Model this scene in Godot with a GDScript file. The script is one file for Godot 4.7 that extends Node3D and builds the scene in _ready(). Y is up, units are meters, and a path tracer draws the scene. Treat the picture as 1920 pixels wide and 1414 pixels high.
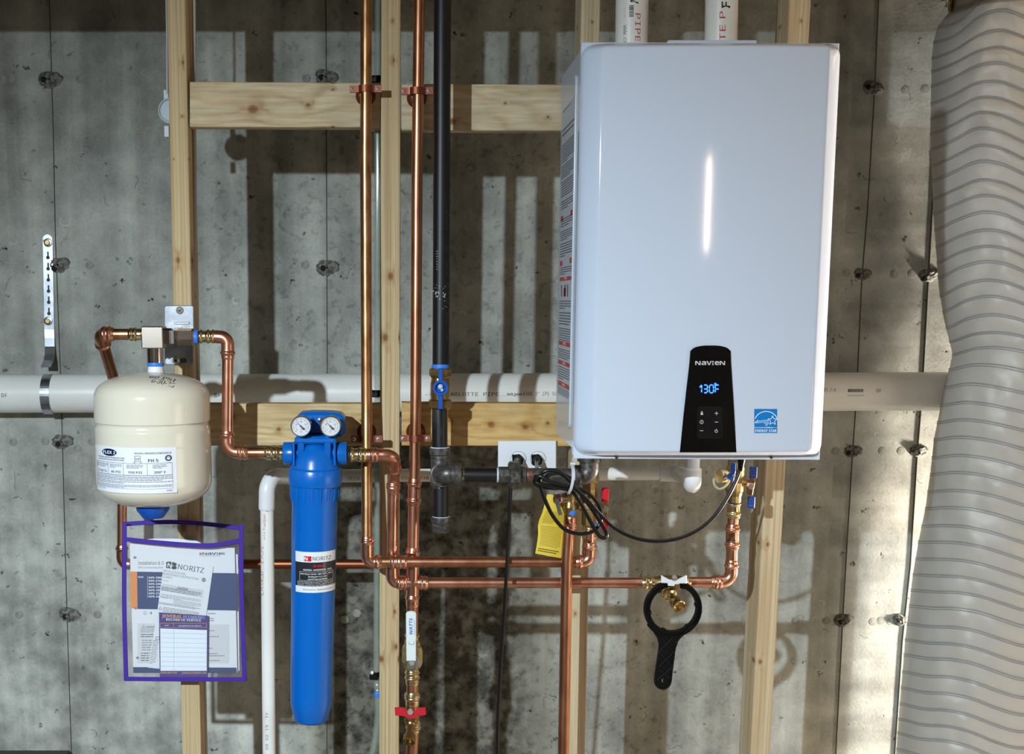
extends Node3D
# A basement utility corner: tankless heater, gas and water piping on a free-standing stud frame before a concrete wall.
# x right, y up, z towards the camera; the front faces of the studs lie in the plane z = 0, the concrete wall at z = -0.52.

const F := 2400.0
const PPX := 760.0
const PPY := 924.0
const PITCH := 0.14835
const CAM := Vector3(0.0, 1.65, 2.507)
const WALLZ := -0.52
const LAMP := Vector3(-0.95, 2.16, 2.56)


# ---------------------------------------------------------------- geometry
class MB:
	var v := PackedVector3Array()
	var n := PackedVector3Array()
	var u := PackedVector2Array()
	var c := PackedColorArray()
	var idx := PackedInt32Array()

	func vt(p: Vector3, nn: Vector3, uv := Vector2.ZERO, col := Color.WHITE) -> int:
		v.push_back(p)
		n.push_back(nn)
		u.push_back(uv)
		c.push_back(col)
		return v.size() - 1

	func tri(a: int, b: int, d: int) -> void:
		var g := (v[b] - v[a]).cross(v[d] - v[a])
		if g.dot(n[a] + n[b] + n[d]) > 0.0:
			idx.append_array([a, d, b])
		else:
			idx.append_array([a, b, d])

	func quad(a: Vector3, b: Vector3, d: Vector3, e: Vector3, out: Vector3, col := Color.WHITE, uvs := []) -> void:
		var nn := (d - a).cross(e - b).normalized()
		if nn.dot(out) < 0.0:
			nn = -nn
		if uvs.is_empty():
			uvs = [Vector2(0, 0), Vector2(1, 0), Vector2(1, 1), Vector2(0, 1)]
		var i := vt(a, nn, uvs[0], col)
		vt(b, nn, uvs[1], col)
		vt(d, nn, uvs[2], col)
		vt(e, nn, uvs[3], col)
		tri(i, i + 1, i + 2)
		tri(i, i + 2, i + 3)

	# rings of radius rr round the points pp with directions tt; smooth unless the profile turns sharply
	func rings(pp: Array, tt: Array, rr: Array, ss: Array, seg: int, cap: int, flat := false, twist := 0.0, squash := Vector2.ONE) -> void:
		var t0: Vector3 = tt[0]
		var side := t0.cross(Vector3.UP if absf(t0.y) < 0.9 else Vector3.BACK).normalized()
		var us := []
		for i in pp.size():
			var t: Vector3 = tt[i]
			side = (side - t * side.dot(t)).normalized()
			us.append(side)
		var angs := []
		for i in pp.size() - 1:
			var run: float = ss[i + 1] - ss[i]
			angs.append(atan2(rr[i + 1] - rr[i], run if absf(run) > 1e-7 else 1e-7))
		for i in pp.size() - 1:
			var a0: float = angs[i]
			var a1: float = angs[i]
			if i > 0 and absf(angs[i] - angs[i - 1]) < 0.75:
				a0 = (angs[i] + angs[i - 1]) * 0.5
			if i < angs.size() - 1 and absf(angs[i + 1] - angs[i]) < 0.75:
				a1 = (angs[i] + angs[i + 1]) * 0.5
			if flat:
				for j in seg:
					var am := TAU * (j + 0.5) / seg + twist
					for k in 2:
						var q := i + k
						var w: Vector3 = tt[q].cross(us[q])
						var nd: Vector3 = us[q] * cos(am) + w * sin(am)
						var nn: Vector3 = (nd * cos(angs[i]) - tt[q] * sin(angs[i])).normalized()
						for e in 2:
							var an := TAU * (j + e) / seg + twist
							var d: Vector3 = us[q] * cos(an) * squash.x + w * sin(an) * squash.y
							vt(pp[q] + d * rr[q], nn, Vector2(float(j + e) / seg, ss[q]))
					var b := v.size() - 4
					tri(b, b + 1, b + 3)
					tri(b, b + 3, b + 2)
			else:
				var b := v.size()
				for k in 2:
					var q := i + k
					var w: Vector3 = tt[q].cross(us[q])
					var an0: float = a0 if k == 0 else a1
					for j in seg + 1:
						var an := TAU * j / seg + twist
						var d: Vector3 = us[q] * cos(an) * squash.x + w * sin(an) * squash.y
						var nd: Vector3 = us[q] * cos(an) / squash.x + w * sin(an) / squash.y
						vt(pp[q] + d * rr[q], (nd.normalized() * cos(an0) - tt[q] * sin(an0)).normalized(), Vector2(float(j) / seg, ss[q]))
				for j in seg:
					tri(b + j, b + j + 1, b + seg + 2 + j)
					tri(b + j, b + seg + 2 + j, b + seg + 1 + j)
		for k in 2:
			if cap & (1 << k):
				var q := 0 if k == 0 else pp.size() - 1
				if rr[q] < 1e-6:
					continue
				var nn: Vector3 = -tt[q] if k == 0 else tt[q]
				var w: Vector3 = tt[q].cross(us[q])
				var b := vt(pp[q], nn)
				for j in seg + 1:
					var an := TAU * j / seg + twist
					vt(pp[q] + (us[q] * cos(an) * squash.x + w * sin(an) * squash.y) * rr[q], nn)
				for j in seg:
					tri(b, b + 1 + j, b + 2 + j)

	# profile: [s, r, s, r ...] along dir from origin
	func lathe(o: Vector3, dir: Vector3, prof: Array, seg := 24, flat := false, twist := 0.0, cap := 3) -> void:
		var pp := []
		var tt := []
		var rr := []
		var ss := []
		dir = dir.normalized()
		for i in prof.size() / 2:
			pp.append(o + dir * prof[2 * i])
			tt.append(dir)
			rr.append(maxf(prof[2 * i + 1], 0.0))
			ss.append(prof[2 * i])
		rings(pp, tt, rr, ss, seg, cap, flat, twist)

	func sweep(pts: Array, rad, seg := 18, cap := 3, squash := Vector2.ONE) -> void:
		var tt := []
		var rr := []
		var ss := []
		var s := 0.0
		for i in pts.size():
			var a: Vector3 = pts[maxi(i - 1, 0)]
			var b: Vector3 = pts[mini(i + 1, pts.size() - 1)]
			tt.append((b - a).normalized())
			if i > 0:
				s += (pts[i] - pts[i - 1]).length()
			ss.append(s)
		for i in pts.size():
			rr.append(rad if rad is float else rad.call(ss[i], s))
		rings(pts, tt, rr, ss, seg, cap, false, 0.0, squash)

	# a box with bevelled edges, axes in the columns of bs
	func rbox(ctr: Vector3, size: Vector3, bev := 0.002, bs := Basis.IDENTITY, col := Color.WHITE) -> void:
		var h := size * 0.5
		bev = minf(bev, minf(h.x, minf(h.y, h.z)) * 0.9)
		var k := func(sx: float, sy: float, sz: float, ax: int) -> Vector3:
			var q := Vector3(sx * (h.x - (0.0 if ax == 0 else bev)), sy * (h.y - (0.0 if ax == 1 else bev)), sz * (h.z - (0.0 if ax == 2 else bev)))
			return ctr + bs * q
		for s in [-1.0, 1.0]:
			quad(k.call(s, -1, -1, 0), k.call(s, 1, -1, 0), k.call(s, 1, 1, 0), k.call(s, -1, 1, 0), bs.x * s, col)
			quad(k.call(-1, s, -1, 1), k.call(1, s, -1, 1), k.call(1, s, 1, 1), k.call(-1, s, 1, 1), bs.y * s, col)
			quad(k.call(-1, -1, s, 2), k.call(1, -1, s, 2), k.call(1, 1, s, 2), k.call(-1, 1, s, 2), bs.z * s, col)
			for t in [-1.0, 1.0]:
				quad(k.call(s, t, -1, 0), k.call(s, t, 1, 0), k.call(s, t, 1, 1), k.call(s, t, -1, 1), bs.x * s + bs.y * t, col)
				quad(k.call(s, -1, t, 0), k.call(s, 1, t, 0), k.call(s, 1, t, 2), k.call(s, -1, t, 2), bs.x * s + bs.z * t, col)
				quad(k.call(-1, s, t, 1), k.call(1, s, t, 1), k.call(1, s, t, 2), k.call(-1, s, t, 2), bs.y * s + bs.z * t, col)
				for w in [-1.0, 1.0]:
					var nn: Vector3 = (bs.x * s + bs.y * t + bs.z * w).normalized()
					var i := vt(k.call(s, t, w, 0), nn, Vector2.ZERO, col)
					vt(k.call(s, t, w, 1), nn, Vector2.ZERO, col)
					vt(k.call(s, t, w, 2), nn, Vector2.ZERO, col)
					tri(i, i + 1, i + 2)

	# a flat outline (3D points in one plane, in order) given a thickness towards -out, its front edge bevelled
	func slab(outline: Array, out: Vector3, thick: float, bev := 0.0, col := Color.WHITE) -> void:
		out = out.normalized()
		var front := outline.duplicate()
		var ux: Vector3 = front[1] - front[0]
		ux = (ux - out * ux.dot(out)).normalized()
		var uy := out.cross(ux).normalized()
		var o: Vector3 = front[0]
		var p2 := PackedVector2Array()
		for p: Vector3 in front:
			p2.push_back(Vector2((p - o).dot(ux), (p - o).dot(uy)))
		var area := 0.0
		var m := front.size()
		for i in m:
			area += p2[i].cross(p2[(i + 1) % m])
		if area < 0.0:
			p2.reverse()
			front.reverse()
		var t := Geometry2D.triangulate_polygon(p2)
		var nrm := []
		var inner := []
		for i in m:
			var d := (p2[(i + 1) % m] - p2[i]).normalized()
			nrm.append(Vector2(d.y, -d.x))
		for i in m:
			var na: Vector2 = nrm[(i + m - 1) % m]
			var nb: Vector2 = nrm[i]
			var q := (na + nb) / maxf(1.0 + na.dot(nb), 0.35)
			inner.append(front[i] - (ux * q.x + uy * q.y) * bev)
		for side in 2:
			var b := v.size()
			for i in m:
				vt(inner[i] if side == 0 else front[i] - out * thick, out if side == 0 else -out, p2[i], col)
			for i in t.size() / 3:
				tri(b + t[3 * i], b + t[3 * i + 1], b + t[3 * i + 2])
		for i in m:
			var a: Vector3 = front[i]
			var e: Vector3 = front[(i + 1) % m]
			var nn: Vector3 = ux * nrm[i].x + uy * nrm[i].y
			if bev > 0.0:
				quad(inner[i], inner[(i + 1) % m], e - out * bev, a - out * bev, nn + out, col)
			quad(a - out * bev, e - out * bev, e - out * thick, a - out * thick, nn, col)

	# rows of points, smooth; out(p) tells the outer side
	func grid(rows: Array, out: Vector3, wrap := false, uvs := Vector2.ONE) -> void:
		var b := v.size()
		var nr := rows.size()
		var nc: int = rows[0].size()
		var mi := nr / 2
		var mj := nc / 2
		var flip: bool = (rows[mi][mini(mj + 1, nc - 1)] - rows[mi][maxi(mj - 1, 0)]).cross(rows[mini(mi + 1, nr - 1)][mj] - rows[maxi(mi - 1, 0)][mj]).dot(out) < 0.0
		for i in nr:
			for j in nc:
				var jl := j - 1 if j > 0 else (nc - 2 if wrap else 0)
				var jr := j + 1 if j < nc - 1 else (1 if wrap else nc - 1)
				var du: Vector3 = rows[i][jr] - rows[i][jl]
				var dv: Vector3 = rows[mini(i + 1, nr - 1)][j] - rows[maxi(i - 1, 0)][j]
				var nn := du.cross(dv).normalized()
				if wrap:
					var ctr := Vector3.ZERO
					ctr = (rows[i][0] + rows[i][nc / 2]) * 0.5
					if nn.dot(rows[i][j] - ctr) < 0.0:
						nn = -nn
				elif flip:
					nn = -nn
				vt(rows[i][j], nn, Vector2(uvs.x * j / (nc - 1), uvs.y * i / (nr - 1)))
		for i in nr - 1:
			for j in nc - 1:
				var a := b + i * nc + j
				tri(a, a + 1, a + nc + 1)
				tri(a, a + nc + 1, a + nc)

	func mesh(off := Vector3.ZERO, colors := false) -> ArrayMesh:
		var arr := []
		arr.resize(Mesh.ARRAY_MAX)
		var vv := PackedVector3Array()
		vv.resize(v.size())
		for i in v.size():
			vv[i] = v[i] - off
		arr[Mesh.ARRAY_VERTEX] = vv
		arr[Mesh.ARRAY_NORMAL] = n
		arr[Mesh.ARRAY_TEX_UV] = u
		if colors:
			arr[Mesh.ARRAY_COLOR] = c
		arr[Mesh.ARRAY_INDEX] = idx
		var m := ArrayMesh.new()
		m.add_surface_from_arrays(Mesh.PRIMITIVE_TRIANGLES, arr)
		return m


# ---------------------------------------------------------------- flat print: lettering and bars on a surface, in a plane of its own with y down
class Print:
	static var fonts := {}
	static var cache := {}
	var t: Array = []

	static func glyphs(s: String, face: String) -> Array:
		var key := face + "|" + s
		if cache.has(key):
			return cache[key]
		if not fonts.has(face):
			var f := SystemFont.new()
			f.font_names = PackedStringArray([face.trim_suffix(" Bold")])
			if face.ends_with(" Bold"):
				f.font_weight = 700
			fonts[face] = f
		var tm := TextMesh.new()
		tm.font = fonts[face]
		tm.font_size = 48
		tm.pixel_size = 1.0 / 48.0
		tm.depth = 0.0
		tm.curve_step = 2.0
		tm.horizontal_alignment = HORIZONTAL_ALIGNMENT_LEFT
		tm.text = s
		var pts := PackedVector2Array()
		if tm.get_surface_count() > 0:
			var a := tm.surface_get_arrays(0)
			var vs: PackedVector3Array = a[Mesh.ARRAY_VERTEX]
			var ix = a[Mesh.ARRAY_INDEX]
			if ix == null or ix.size() == 0:
				for p in vs:
					pts.push_back(Vector2(p.x, p.y))
			else:
				for i in ix:
					pts.push_back(Vector2(vs[i].x, vs[i].y))
		var lo := Vector2(1e9, 1e9)
		var hi := Vector2(-1e9, -1e9)
		for p in pts:
			lo = lo.min(p)
			hi = hi.max(p)
		cache[key] = [pts, lo, hi]
		return cache[key]

	func tri2(a: Vector2, b: Vector2, d: Vector2, col: Color, layer := 1.0) -> void:
		t.append([a, b, d, col, layer])

	func poly(p: PackedVector2Array, col: Color, layer := 1.0) -> void:
		var ix := Geometry2D.triangulate_polygon(p)
		for i in ix.size() / 3:
			tri2(p[ix[3 * i]], p[ix[3 * i + 1]], p[ix[3 * i + 2]], col, layer)

	func rect(x0: float, y0: float, x1: float, y1: float, col: Color, layer := 1.0, nx := 1) -> void:
		nx = maxi(nx, mini(int((x1 - x0) / 4.0), 40))
		for i in nx:
			var a := lerpf(x0, x1, float(i) / nx)
			var b := lerpf(x0, x1, float(i + 1) / nx)
			tri2(Vector2(a, y0), Vector2(b, y0), Vector2(b, y1), col, layer)
			tri2(Vector2(a, y0), Vector2(b, y1), Vector2(a, y1), col, layer)

	func line(a: Vector2, b: Vector2, w: float, col: Color, layer := 1.0) -> void:
		var o := (b - a).normalized().orthogonal() * w * 0.5
		tri2(a - o, b - o, b + o, col, layer)
		tri2(a - o, b + o, a + o, col, layer)

	func path(p: Array, w: float, col: Color, layer := 1.0) -> void:
		for i in p.size() - 1:
			line(p[i], p[i + 1], w, col, layer)

	func frame(x0: float, y0: float, x1: float, y1: float, w: float, col: Color, layer := 1.0) -> void:
		rect(x0, y0, x1, y0 + w, col, layer)
		rect(x0, y1 - w, x1, y1, col, layer)
		rect(x0, y0, x0 + w, y1, col, layer)
		rect(x1 - w, y0, x1, y1, col, layer)

	func ring(ctr: Vector2, r0: float, r1: float, col: Color, layer := 1.0, a0 := 0.0, a1 := TAU, sq := 1.0) -> void:
		var k := 28
		for i in k:
			var p := Vector2(cos(lerpf(a0, a1, float(i) / k)), sin(lerpf(a0, a1, float(i) / k)) * sq)
			var q := Vector2(cos(lerpf(a0, a1, float(i + 1) / k)), sin(lerpf(a0, a1, float(i + 1) / k)) * sq)
			tri2(ctr + p * r0, ctr + p * r1, ctr + q * r1, col, layer)
			if r0 > 0.0:
				tri2(ctr + p * r0, ctr + q * r1, ctr + q * r0, col, layer)
		if r0 == 0.0 and r1 > 6.0:   # keep wide discs close to a curved ground
			t.resize(t.size() - k)
			for i in 4:
				ring(ctr, maxf(r1 * i / 4.0, 0.001), r1 * (i + 1) / 4.0, col, layer, a0, a1, sq)

	# cap height h, baseline y; fit > 0 squeezes or stretches the words to that width
	func text(x: float, y: float, h: float, s: String, col: Color, al := 0.0, face := "Droid Sans", fit := 0.0, layer := 1.0, rot := 0.0, lean := 0.0) -> void:
		var hb: Array = glyphs("H", face)
		var g: Array = glyphs(s, face)
		var k: float = h / (hb[2].y - hb[1].y)
		var wd: float = (g[2].x - g[1].x) * k
		var sx: float = fit / wd if fit > 0.0 else 1.0
		var pts: PackedVector2Array = g[0]
		var x0: float = -al * wd * sx
		var o := Vector2(x, y)
		var q := PackedVector2Array()
		for p in pts:
			var yy: float = (p.y - hb[1].y) * k
			var w := Vector2(x0 + (p.x - g[1].x) * k * sx + yy * lean, -yy)
			q.push_back(o + w.rotated(rot))
		for i in q.size() / 3:
			tri2(q[3 * i], q[3 * i + 1], q[3 * i + 2], col, layer)

	# lines of print too small to read
	func fine(x0: float, y0: float, x1: float, y1: float, rows: int, col: Color, rng: RandomNumberGenerator, fill := 0.45, layer := 1.0) -> void:
		var dy := (y1 - y0) / rows
		for r in rows:
			var x := x0
			var stop := x1 if r < rows - 1 else lerpf(x0, x1, rng.randf_range(0.4, 0.95))
			while x < stop:
				var w := minf(rng.randf_range(1.2, 5.0) * dy * 0.6, stop - x)
				rect(x, y0 + dy * r, x + w, y0 + dy * (r + fill), col, layer)
				x += w + dy * 0.3

	func mesh(map: Callable, off: Vector3, step := 0.00018) -> ArrayMesh:
		var b := MB.new()
		for e in t:
			var i := b.v.size()
			for k in 3:
				var r: Array = map.call(e[k])
				b.vt(r[0] + r[1] * step * e[4], r[1], Vector2.ZERO, e[3])
			b.tri(i, i + 1, i + 2)
		return b.mesh(off, true)


# ---------------------------------------------------------------- placing
func P(px: float, py: float, z: float) -> Vector3:
	var d := Vector3((px - PPX) / F, (PPY - py) / F, -1.0).rotated(Vector3.RIGHT, -PITCH)
	return CAM + d * ((z - CAM.z) / d.z)


func above(p: Vector3, y := 2.6) -> Vector3:   # straight up from p, to the ceiling
	return Vector3(p.x, y, p.z)


func S(px: float, py: float, z: float) -> float:
	return F / (P(px, py, z) - CAM).dot(Vector3(0, -sin(PITCH), -cos(PITCH)))


func PL(list: Array, z) -> Array:   # [x, y, x, y ...] at depth z, or [x, y, z, ...] when z is null
	var o := []
	if z == null:
		for i in list.size() / 3:
			o.append(P(list[3 * i], list[3 * i + 1], list[3 * i + 2]))
	else:
		for i in list.size() / 2:
			o.append(P(list[2 * i], list[2 * i + 1], z))
	return o


func bend(pts: Array, r: float, step := 0.004, straight := 0.25) -> Array:   # a polyline with round corners
	var o := [pts[0]]
	for i in range(1, pts.size() - 1):
		var a: Vector3 = (pts[i - 1] - pts[i]).normalized()
		var b: Vector3 = (pts[i + 1] - pts[i]).normalized()
		var half := acos(clampf(a.dot(b), -1.0, 1.0)) * 0.5
		var d := minf(r / tan(half), 0.49 * minf((pts[i - 1] - pts[i]).length(), (pts[i + 1] - pts[i]).length()))
		var rr := d * tan(half)
		var ctr: Vector3 = pts[i] + (a + b).normalized() * (rr / sin(half))
		var s: Vector3 = pts[i] + a * d - ctr
		var e: Vector3 = pts[i] + b * d - ctr
		var k := maxi(3, int(s.angle_to(e) * rr / step))
		for j in k + 1:
			o.append(ctr + s.slerp(e, float(j) / k))
	o.append(pts[-1])
	return fine_path(o, step, straight)


func fine_path(pts: Array, step: float, _s := 0.0) -> Array:   # points no further apart than step
	var o := [pts[0]]
	for i in range(1, pts.size()):
		var l: float = (pts[i] - pts[i - 1]).length()
		if l < 1e-5:
			continue
		var k := maxi(1, mini(int(l / step), 60))
		for j in k:
			o.append(pts[i - 1].lerp(pts[i], float(j + 1) / k))
	return o


func smooth_profile(p: Array, n := 5) -> Array:   # [s, r, ...] through a spline
	var o := []
	var k := p.size() / 2
	for i in k - 1:
		var q := []
		for j in [maxi(i - 1, 0), i, i + 1, mini(i + 2, k - 1)]:
			q.append(Vector2(p[2 * j], p[2 * j + 1]))
		for j in n:
			var v: Vector2 = (q[1] as Vector2).cubic_interpolate(q[2], q[0], q[3], float(j) / n)
			o.append_array([v.x, maxf(v.y, 0.0)])
	o.append_array([p[-2], p[-1]])
	return o


func spline(pts: Array, n := 8) -> Array:
	var o := []
	for i in pts.size() - 1:
		var a: Vector3 = pts[maxi(i - 1, 0)]
		var d: Vector3 = pts[mini(i + 2, pts.size() - 1)]
		for j in n:
			o.append((pts[i] as Vector3).cubic_interpolate(pts[i + 1], a, d, float(j) / n))
	o.append(pts[-1])
	return o


# ---------------------------------------------------------------- scene nodes
var M := {}
var used := {}


func thing(called: String, label: String, category: String, at := Vector3.ZERO, group := "") -> Node3D:
	var o := Node3D.new()
	o.name = numbered(called)
	add_child(o, true)
	o.position = at
	tag(o, label, category, group)
	return o


func numbered(called: String) -> String:
	var k: int = used.get(called, 0)
	used[called] = k + 1
	return called if k == 0 else "%s_%03d" % [called, k]


func tag(o: Node3D, label: String, category: String, group := "") -> void:
	o.set_meta("label", label)
	o.set_meta("category", category)
	if group:
		o.set_meta("group", group)


func origin_of(o: Node3D) -> Vector3:
	var p := Vector3.ZERO
	var q: Node = o
	while q is Node3D and q != self:
		p += q.position
		q = q.get_parent()
	return p


func part(called: String, b: MB, m: Material, o: Node3D, label := "") -> MeshInstance3D:
	var i := MeshInstance3D.new()
	i.name = called
	i.mesh = b.mesh(origin_of(o))
	i.material_override = m
	o.add_child(i, true)
	if label:
		i.set_meta("label", label)
	return i


func print_part(called: String, p: Print, map: Callable, o: Node3D, m: Material = null, label := "") -> MeshInstance3D:
	var i := MeshInstance3D.new()
	i.name = called
	i.mesh = p.mesh(map, origin_of(o))
	i.material_override = m if m else M.ink
	o.add_child(i, true)
	if label:
		i.set_meta("label", label)
	return i


func struct(called: String, b: MB, m: Material, label := "", category := "") -> MeshInstance3D:
	var i := MeshInstance3D.new()
	i.name = called
	i.mesh = b.mesh()
	i.material_override = m
	add_child(i, true)
	i.set_meta("kind", "structure")
	if label:
		tag(i, label, category)
	return i


func mat(col: Color, rough := 0.6, metal := 0.0, spec := 0.5) -> StandardMaterial3D:
	var m := StandardMaterial3D.new()
	m.albedo_color = col
	m.roughness = rough
	m.metallic = metal
	m.metallic_specular = spec
	m.cull_mode = BaseMaterial3D.CULL_DISABLED
	return m


func speckled(col_a: Color, col_b: Color, rough: float, metal: float, freq: float, scale: Vector3, rng_seed: int, lo := 0.3, hi := 0.7) -> StandardMaterial3D:
	var m := mat(Color.WHITE, rough, metal)
	var nz := FastNoiseLite.new()
	nz.seed = rng_seed
	nz.frequency = freq
	nz.fractal_octaves = 4
	var t := NoiseTexture2D.new()
	t.width = 256
	t.height = 256
	t.seamless = true
	t.noise = nz
	var g := Gradient.new()
	g.offsets = PackedFloat32Array([lo, hi])
	g.colors = PackedColorArray([col_a, col_b])
	t.color_ramp = g
	m.albedo_texture = t
	m.uv1_triplanar = true
	m.uv1_scale = scale
	return m


func rgb(r: int, g: int, b: int) -> Color:
	return Color(r / 255.0, g / 255.0, b / 255.0)


func _ready() -> void:
	# ---- camera
	var cam := Camera3D.new()
	cam.name = "camera"
	add_child(cam)
	cam.position = CAM
	cam.rotation = Vector3(-PITCH, 0, 0)
	cam.projection = Camera3D.PROJECTION_FRUSTUM
	cam.near = 0.05
	cam.far = 60.0
	cam.size = 1414.0 / F * cam.near
	cam.frustum_offset = Vector2((960.0 - PPX) / F, (PPY - 707.0) / F) * cam.near
	cam.current = true
	# ---- surroundings: a closed cellar, no sky
	var we := WorldEnvironment.new()
	we.name = "surroundings"
	var env := Environment.new()
	env.background_mode = Environment.BG_COLOR
	env.background_color = Color.BLACK
	env.tonemap_mode = Environment.TONE_MAPPER_LINEAR
	env.tonemap_exposure = 1.0
	env.sdfgi_enabled = true
	env.ssao_enabled = true
	env.ssil_enabled = true
	we.environment = env
	add_child(we)
	# ---- the room's light: a cool white bulb left of the camera, and an added warm fill from the right
	var key := SpotLight3D.new()
	key.name = "lamp_light"
	key.light_color = rgb(226, 241, 250)
	key.light_energy = 10.3
	key.light_size = 0.022
	key.spot_range = 12.0
	key.spot_attenuation = 2.0
	key.spot_angle = 61.0
	key.spot_angle_attenuation = 1.0
	key.shadow_enabled = true
	add_child(key)
	key.look_at_from_position(LAMP, LAMP + Vector3(0.25, -0.74, -0.63))
	var warm := AreaLight3D.new()  # area light added as soft fill; no real opening stands here
	warm.name = "added_warm_fill"
	warm.light_color = rgb(255, 234, 212)
	warm.light_energy = 1.0
	warm.area_size = Vector2(0.9, 1.0)
	warm.area_normalize_energy = true
	warm.area_range = 12.0
	warm.shadow_enabled = true
	add_child(warm)
	warm.look_at_from_position(Vector3(2.4, 0.9, 1.6), Vector3(0.8, 1.1, -0.4))
	# added unseen slim lamp right of the camera, for the streak on the heater
	var slim := AreaLight3D.new()
	slim.name = "slim_light"
	slim.light_color = rgb(255, 226, 200)
	slim.light_energy = 0.12
	slim.area_size = Vector2(0.022, 0.3)
	slim.area_normalize_energy = true
	slim.area_range = 10.0
	slim.shadow_enabled = true
	add_child(slim)
	slim.look_at_from_position(Vector3(0.99, 1.97, 2.5), Vector3(0.8, 1.9, 0.0))
	# added unseen lamp behind the ribbed sleeve, for the bright strip on the wall
	var side := OmniLight3D.new()
	side.name = "added_side_light"
	side.light_color = rgb(255, 240, 224)
	side.light_energy = 12.0
	side.light_size = 0.05
	side.omni_range = 8.0
	side.omni_attenuation = 2.0
	side.shadow_enabled = true
	add_child(side)
	side.position = Vector3(1.98, 0.8, -0.36)
	materials()
	room()
	frame_wood()
	drain_and_condensate()
	heater()
	gas_line()
	copper_lines()
	expansion_tank()
	water_filter()
	valves()
	documents()
	electrics()
	small_things()
	insulation()


func materials() -> void:
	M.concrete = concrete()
	M.seam = mat(rgb(78, 77, 70), 0.95)
	M.pit = mat(rgb(26, 25, 22), 0.95)
	M.boss = speckled(rgb(70, 68, 62), rgb(140, 141, 134), 0.95, 0.0, 0.03, Vector3.ONE * 9.0, 5)
	M.plug = speckled(rgb(132, 133, 127), rgb(160, 161, 154), 0.9, 0.0, 0.03, Vector3.ONE * 7.0, 6)
	M.copper = speckled(rgb(206, 142, 116), rgb(224, 166, 140), 0.32, 1.0, 0.02, Vector3(5, 2, 5), 7)
	M.copper_new = speckled(rgb(224, 160, 132), rgb(238, 182, 156), 0.26, 1.0, 0.02, Vector3(5, 5, 5), 8)
	M.copper_old = speckled(rgb(156, 116, 80), rgb(200, 154, 112), 0.36, 1.0, 0.03, Vector3(6, 2, 6), 9, 0.25, 0.65)
	M.copper_brown = speckled(rgb(164, 112, 84), rgb(196, 140, 108), 0.36, 1.0, 0.02, Vector3(6, 1.5, 6), 10)
	M.brass = speckled(rgb(206, 184, 138), rgb(230, 210, 166), 0.24, 1.0, 0.02, Vector3.ONE * 4.0, 11)
	M.brass_dull = speckled(rgb(150, 128, 84), rgb(186, 160, 108), 0.34, 1.0, 0.02, Vector3.ONE * 4.0, 12)
	M.chrome = mat(rgb(214, 208, 202), 0.12, 1.0)
	M.nickel = mat(rgb(160, 152, 142), 0.25, 1.0)
	M.zinc = speckled(rgb(186, 194, 204), rgb(216, 222, 230), 0.3, 1.0, 0.02, Vector3.ONE * 4.0, 13)
	M.screw = mat(rgb(196, 190, 182), 0.34, 0.55)
	M.iron = speckled(rgb(66, 64, 62), rgb(104, 101, 97), 0.42, 0.55, 0.05, Vector3.ONE * 6.0, 14)
	M.black_pipe = speckled(rgb(6, 7, 9), rgb(13, 14, 17), 0.46, 0.0, 0.02, Vector3(6, 1, 6), 15)
	M.bare_steel = speckled(rgb(40, 41, 42), rgb(72, 72, 72), 0.36, 0.6, 0.02, Vector3(6, 1.5, 6), 16)
	M.pvc = speckled(rgb(232, 233, 228), rgb(240, 241, 238), 0.35, 0.0, 0.01, Vector3.ONE * 2.0, 17)
	M.pvc_white = mat(rgb(228, 230, 232), 0.32)
	M.dope = mat(rgb(190, 204, 216), 0.6)
	M.tape_blue = mat(rgb(52, 122, 220), 0.5)
	M.blue = mat(rgb(0, 98, 188), 0.28)
	M.blue_dark = mat(rgb(18, 72, 158), 0.34)
	M.handle_blue = mat(rgb(24, 62, 132), 0.38)
	M.red = mat(rgb(196, 28, 48), 0.4)
	M.white_plastic = mat(rgb(226, 230, 236), 0.3)
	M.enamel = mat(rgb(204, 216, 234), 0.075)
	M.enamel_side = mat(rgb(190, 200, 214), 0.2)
	M.cream = mat(rgb(220, 214, 196), 0.16)
	M.black = mat(rgb(5, 5, 6), 0.5, 0.0, 0.35)
	M.bracket_steel = speckled(rgb(136, 142, 150), rgb(164, 170, 178), 0.45, 0.45, 0.02, Vector3.ONE * 4.0, 19)
	M.black_gloss = mat(rgb(6, 6, 7), 0.08)
	M.black_satin = mat(rgb(16, 16, 18), 0.24)
	M.cord = mat(rgb(11, 11, 13), 0.3)
	M.ink = mat(Color.WHITE, 0.5)
	M.ink.vertex_color_use_as_albedo = true
	M.ink.vertex_color_is_srgb = true
	M.ink_gloss = mat(Color.WHITE, 0.25)
	M.ink_gloss.vertex_color_use_as_albedo = true
	M.ink_gloss.vertex_color_is_srgb = true
	M.paper = mat(rgb(222, 226, 232), 0.6)
	M.purple = mat(rgb(64, 34, 150), 0.75)
	M.film = mat(Color(1, 1, 1, 0.05), 0.06)
	M.film.transparency = BaseMaterial3D.TRANSPARENCY_ALPHA
	M.tube_clear = mat(Color(0.66, 0.72, 0.68, 0.2), 0.12)
	M.tube_clear.transparency = BaseMaterial3D.TRANSPARENCY_ALPHA
	M.lens = mat(Color(1, 1, 1, 0.04), 0.04)
	M.lens.transparency = BaseMaterial3D.TRANSPARENCY_ALPHA
	M.yellow = mat(rgb(222, 196, 62), 0.65)
	M.bin = mat(rgb(38, 39, 42), 0.45)
	M.fibre = speckled(rgb(150, 126, 62), rgb(206, 184, 116), 0.95, 0.0, 0.05, Vector3.ONE * 9.0, 18)
	M.cable_grey = mat(rgb(176, 166, 156), 0.5)
	M.card = mat(rgb(62, 40, 120), 0.5)
	M.sleeve = mat(rgb(184, 183, 178), 0.42)
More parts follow.
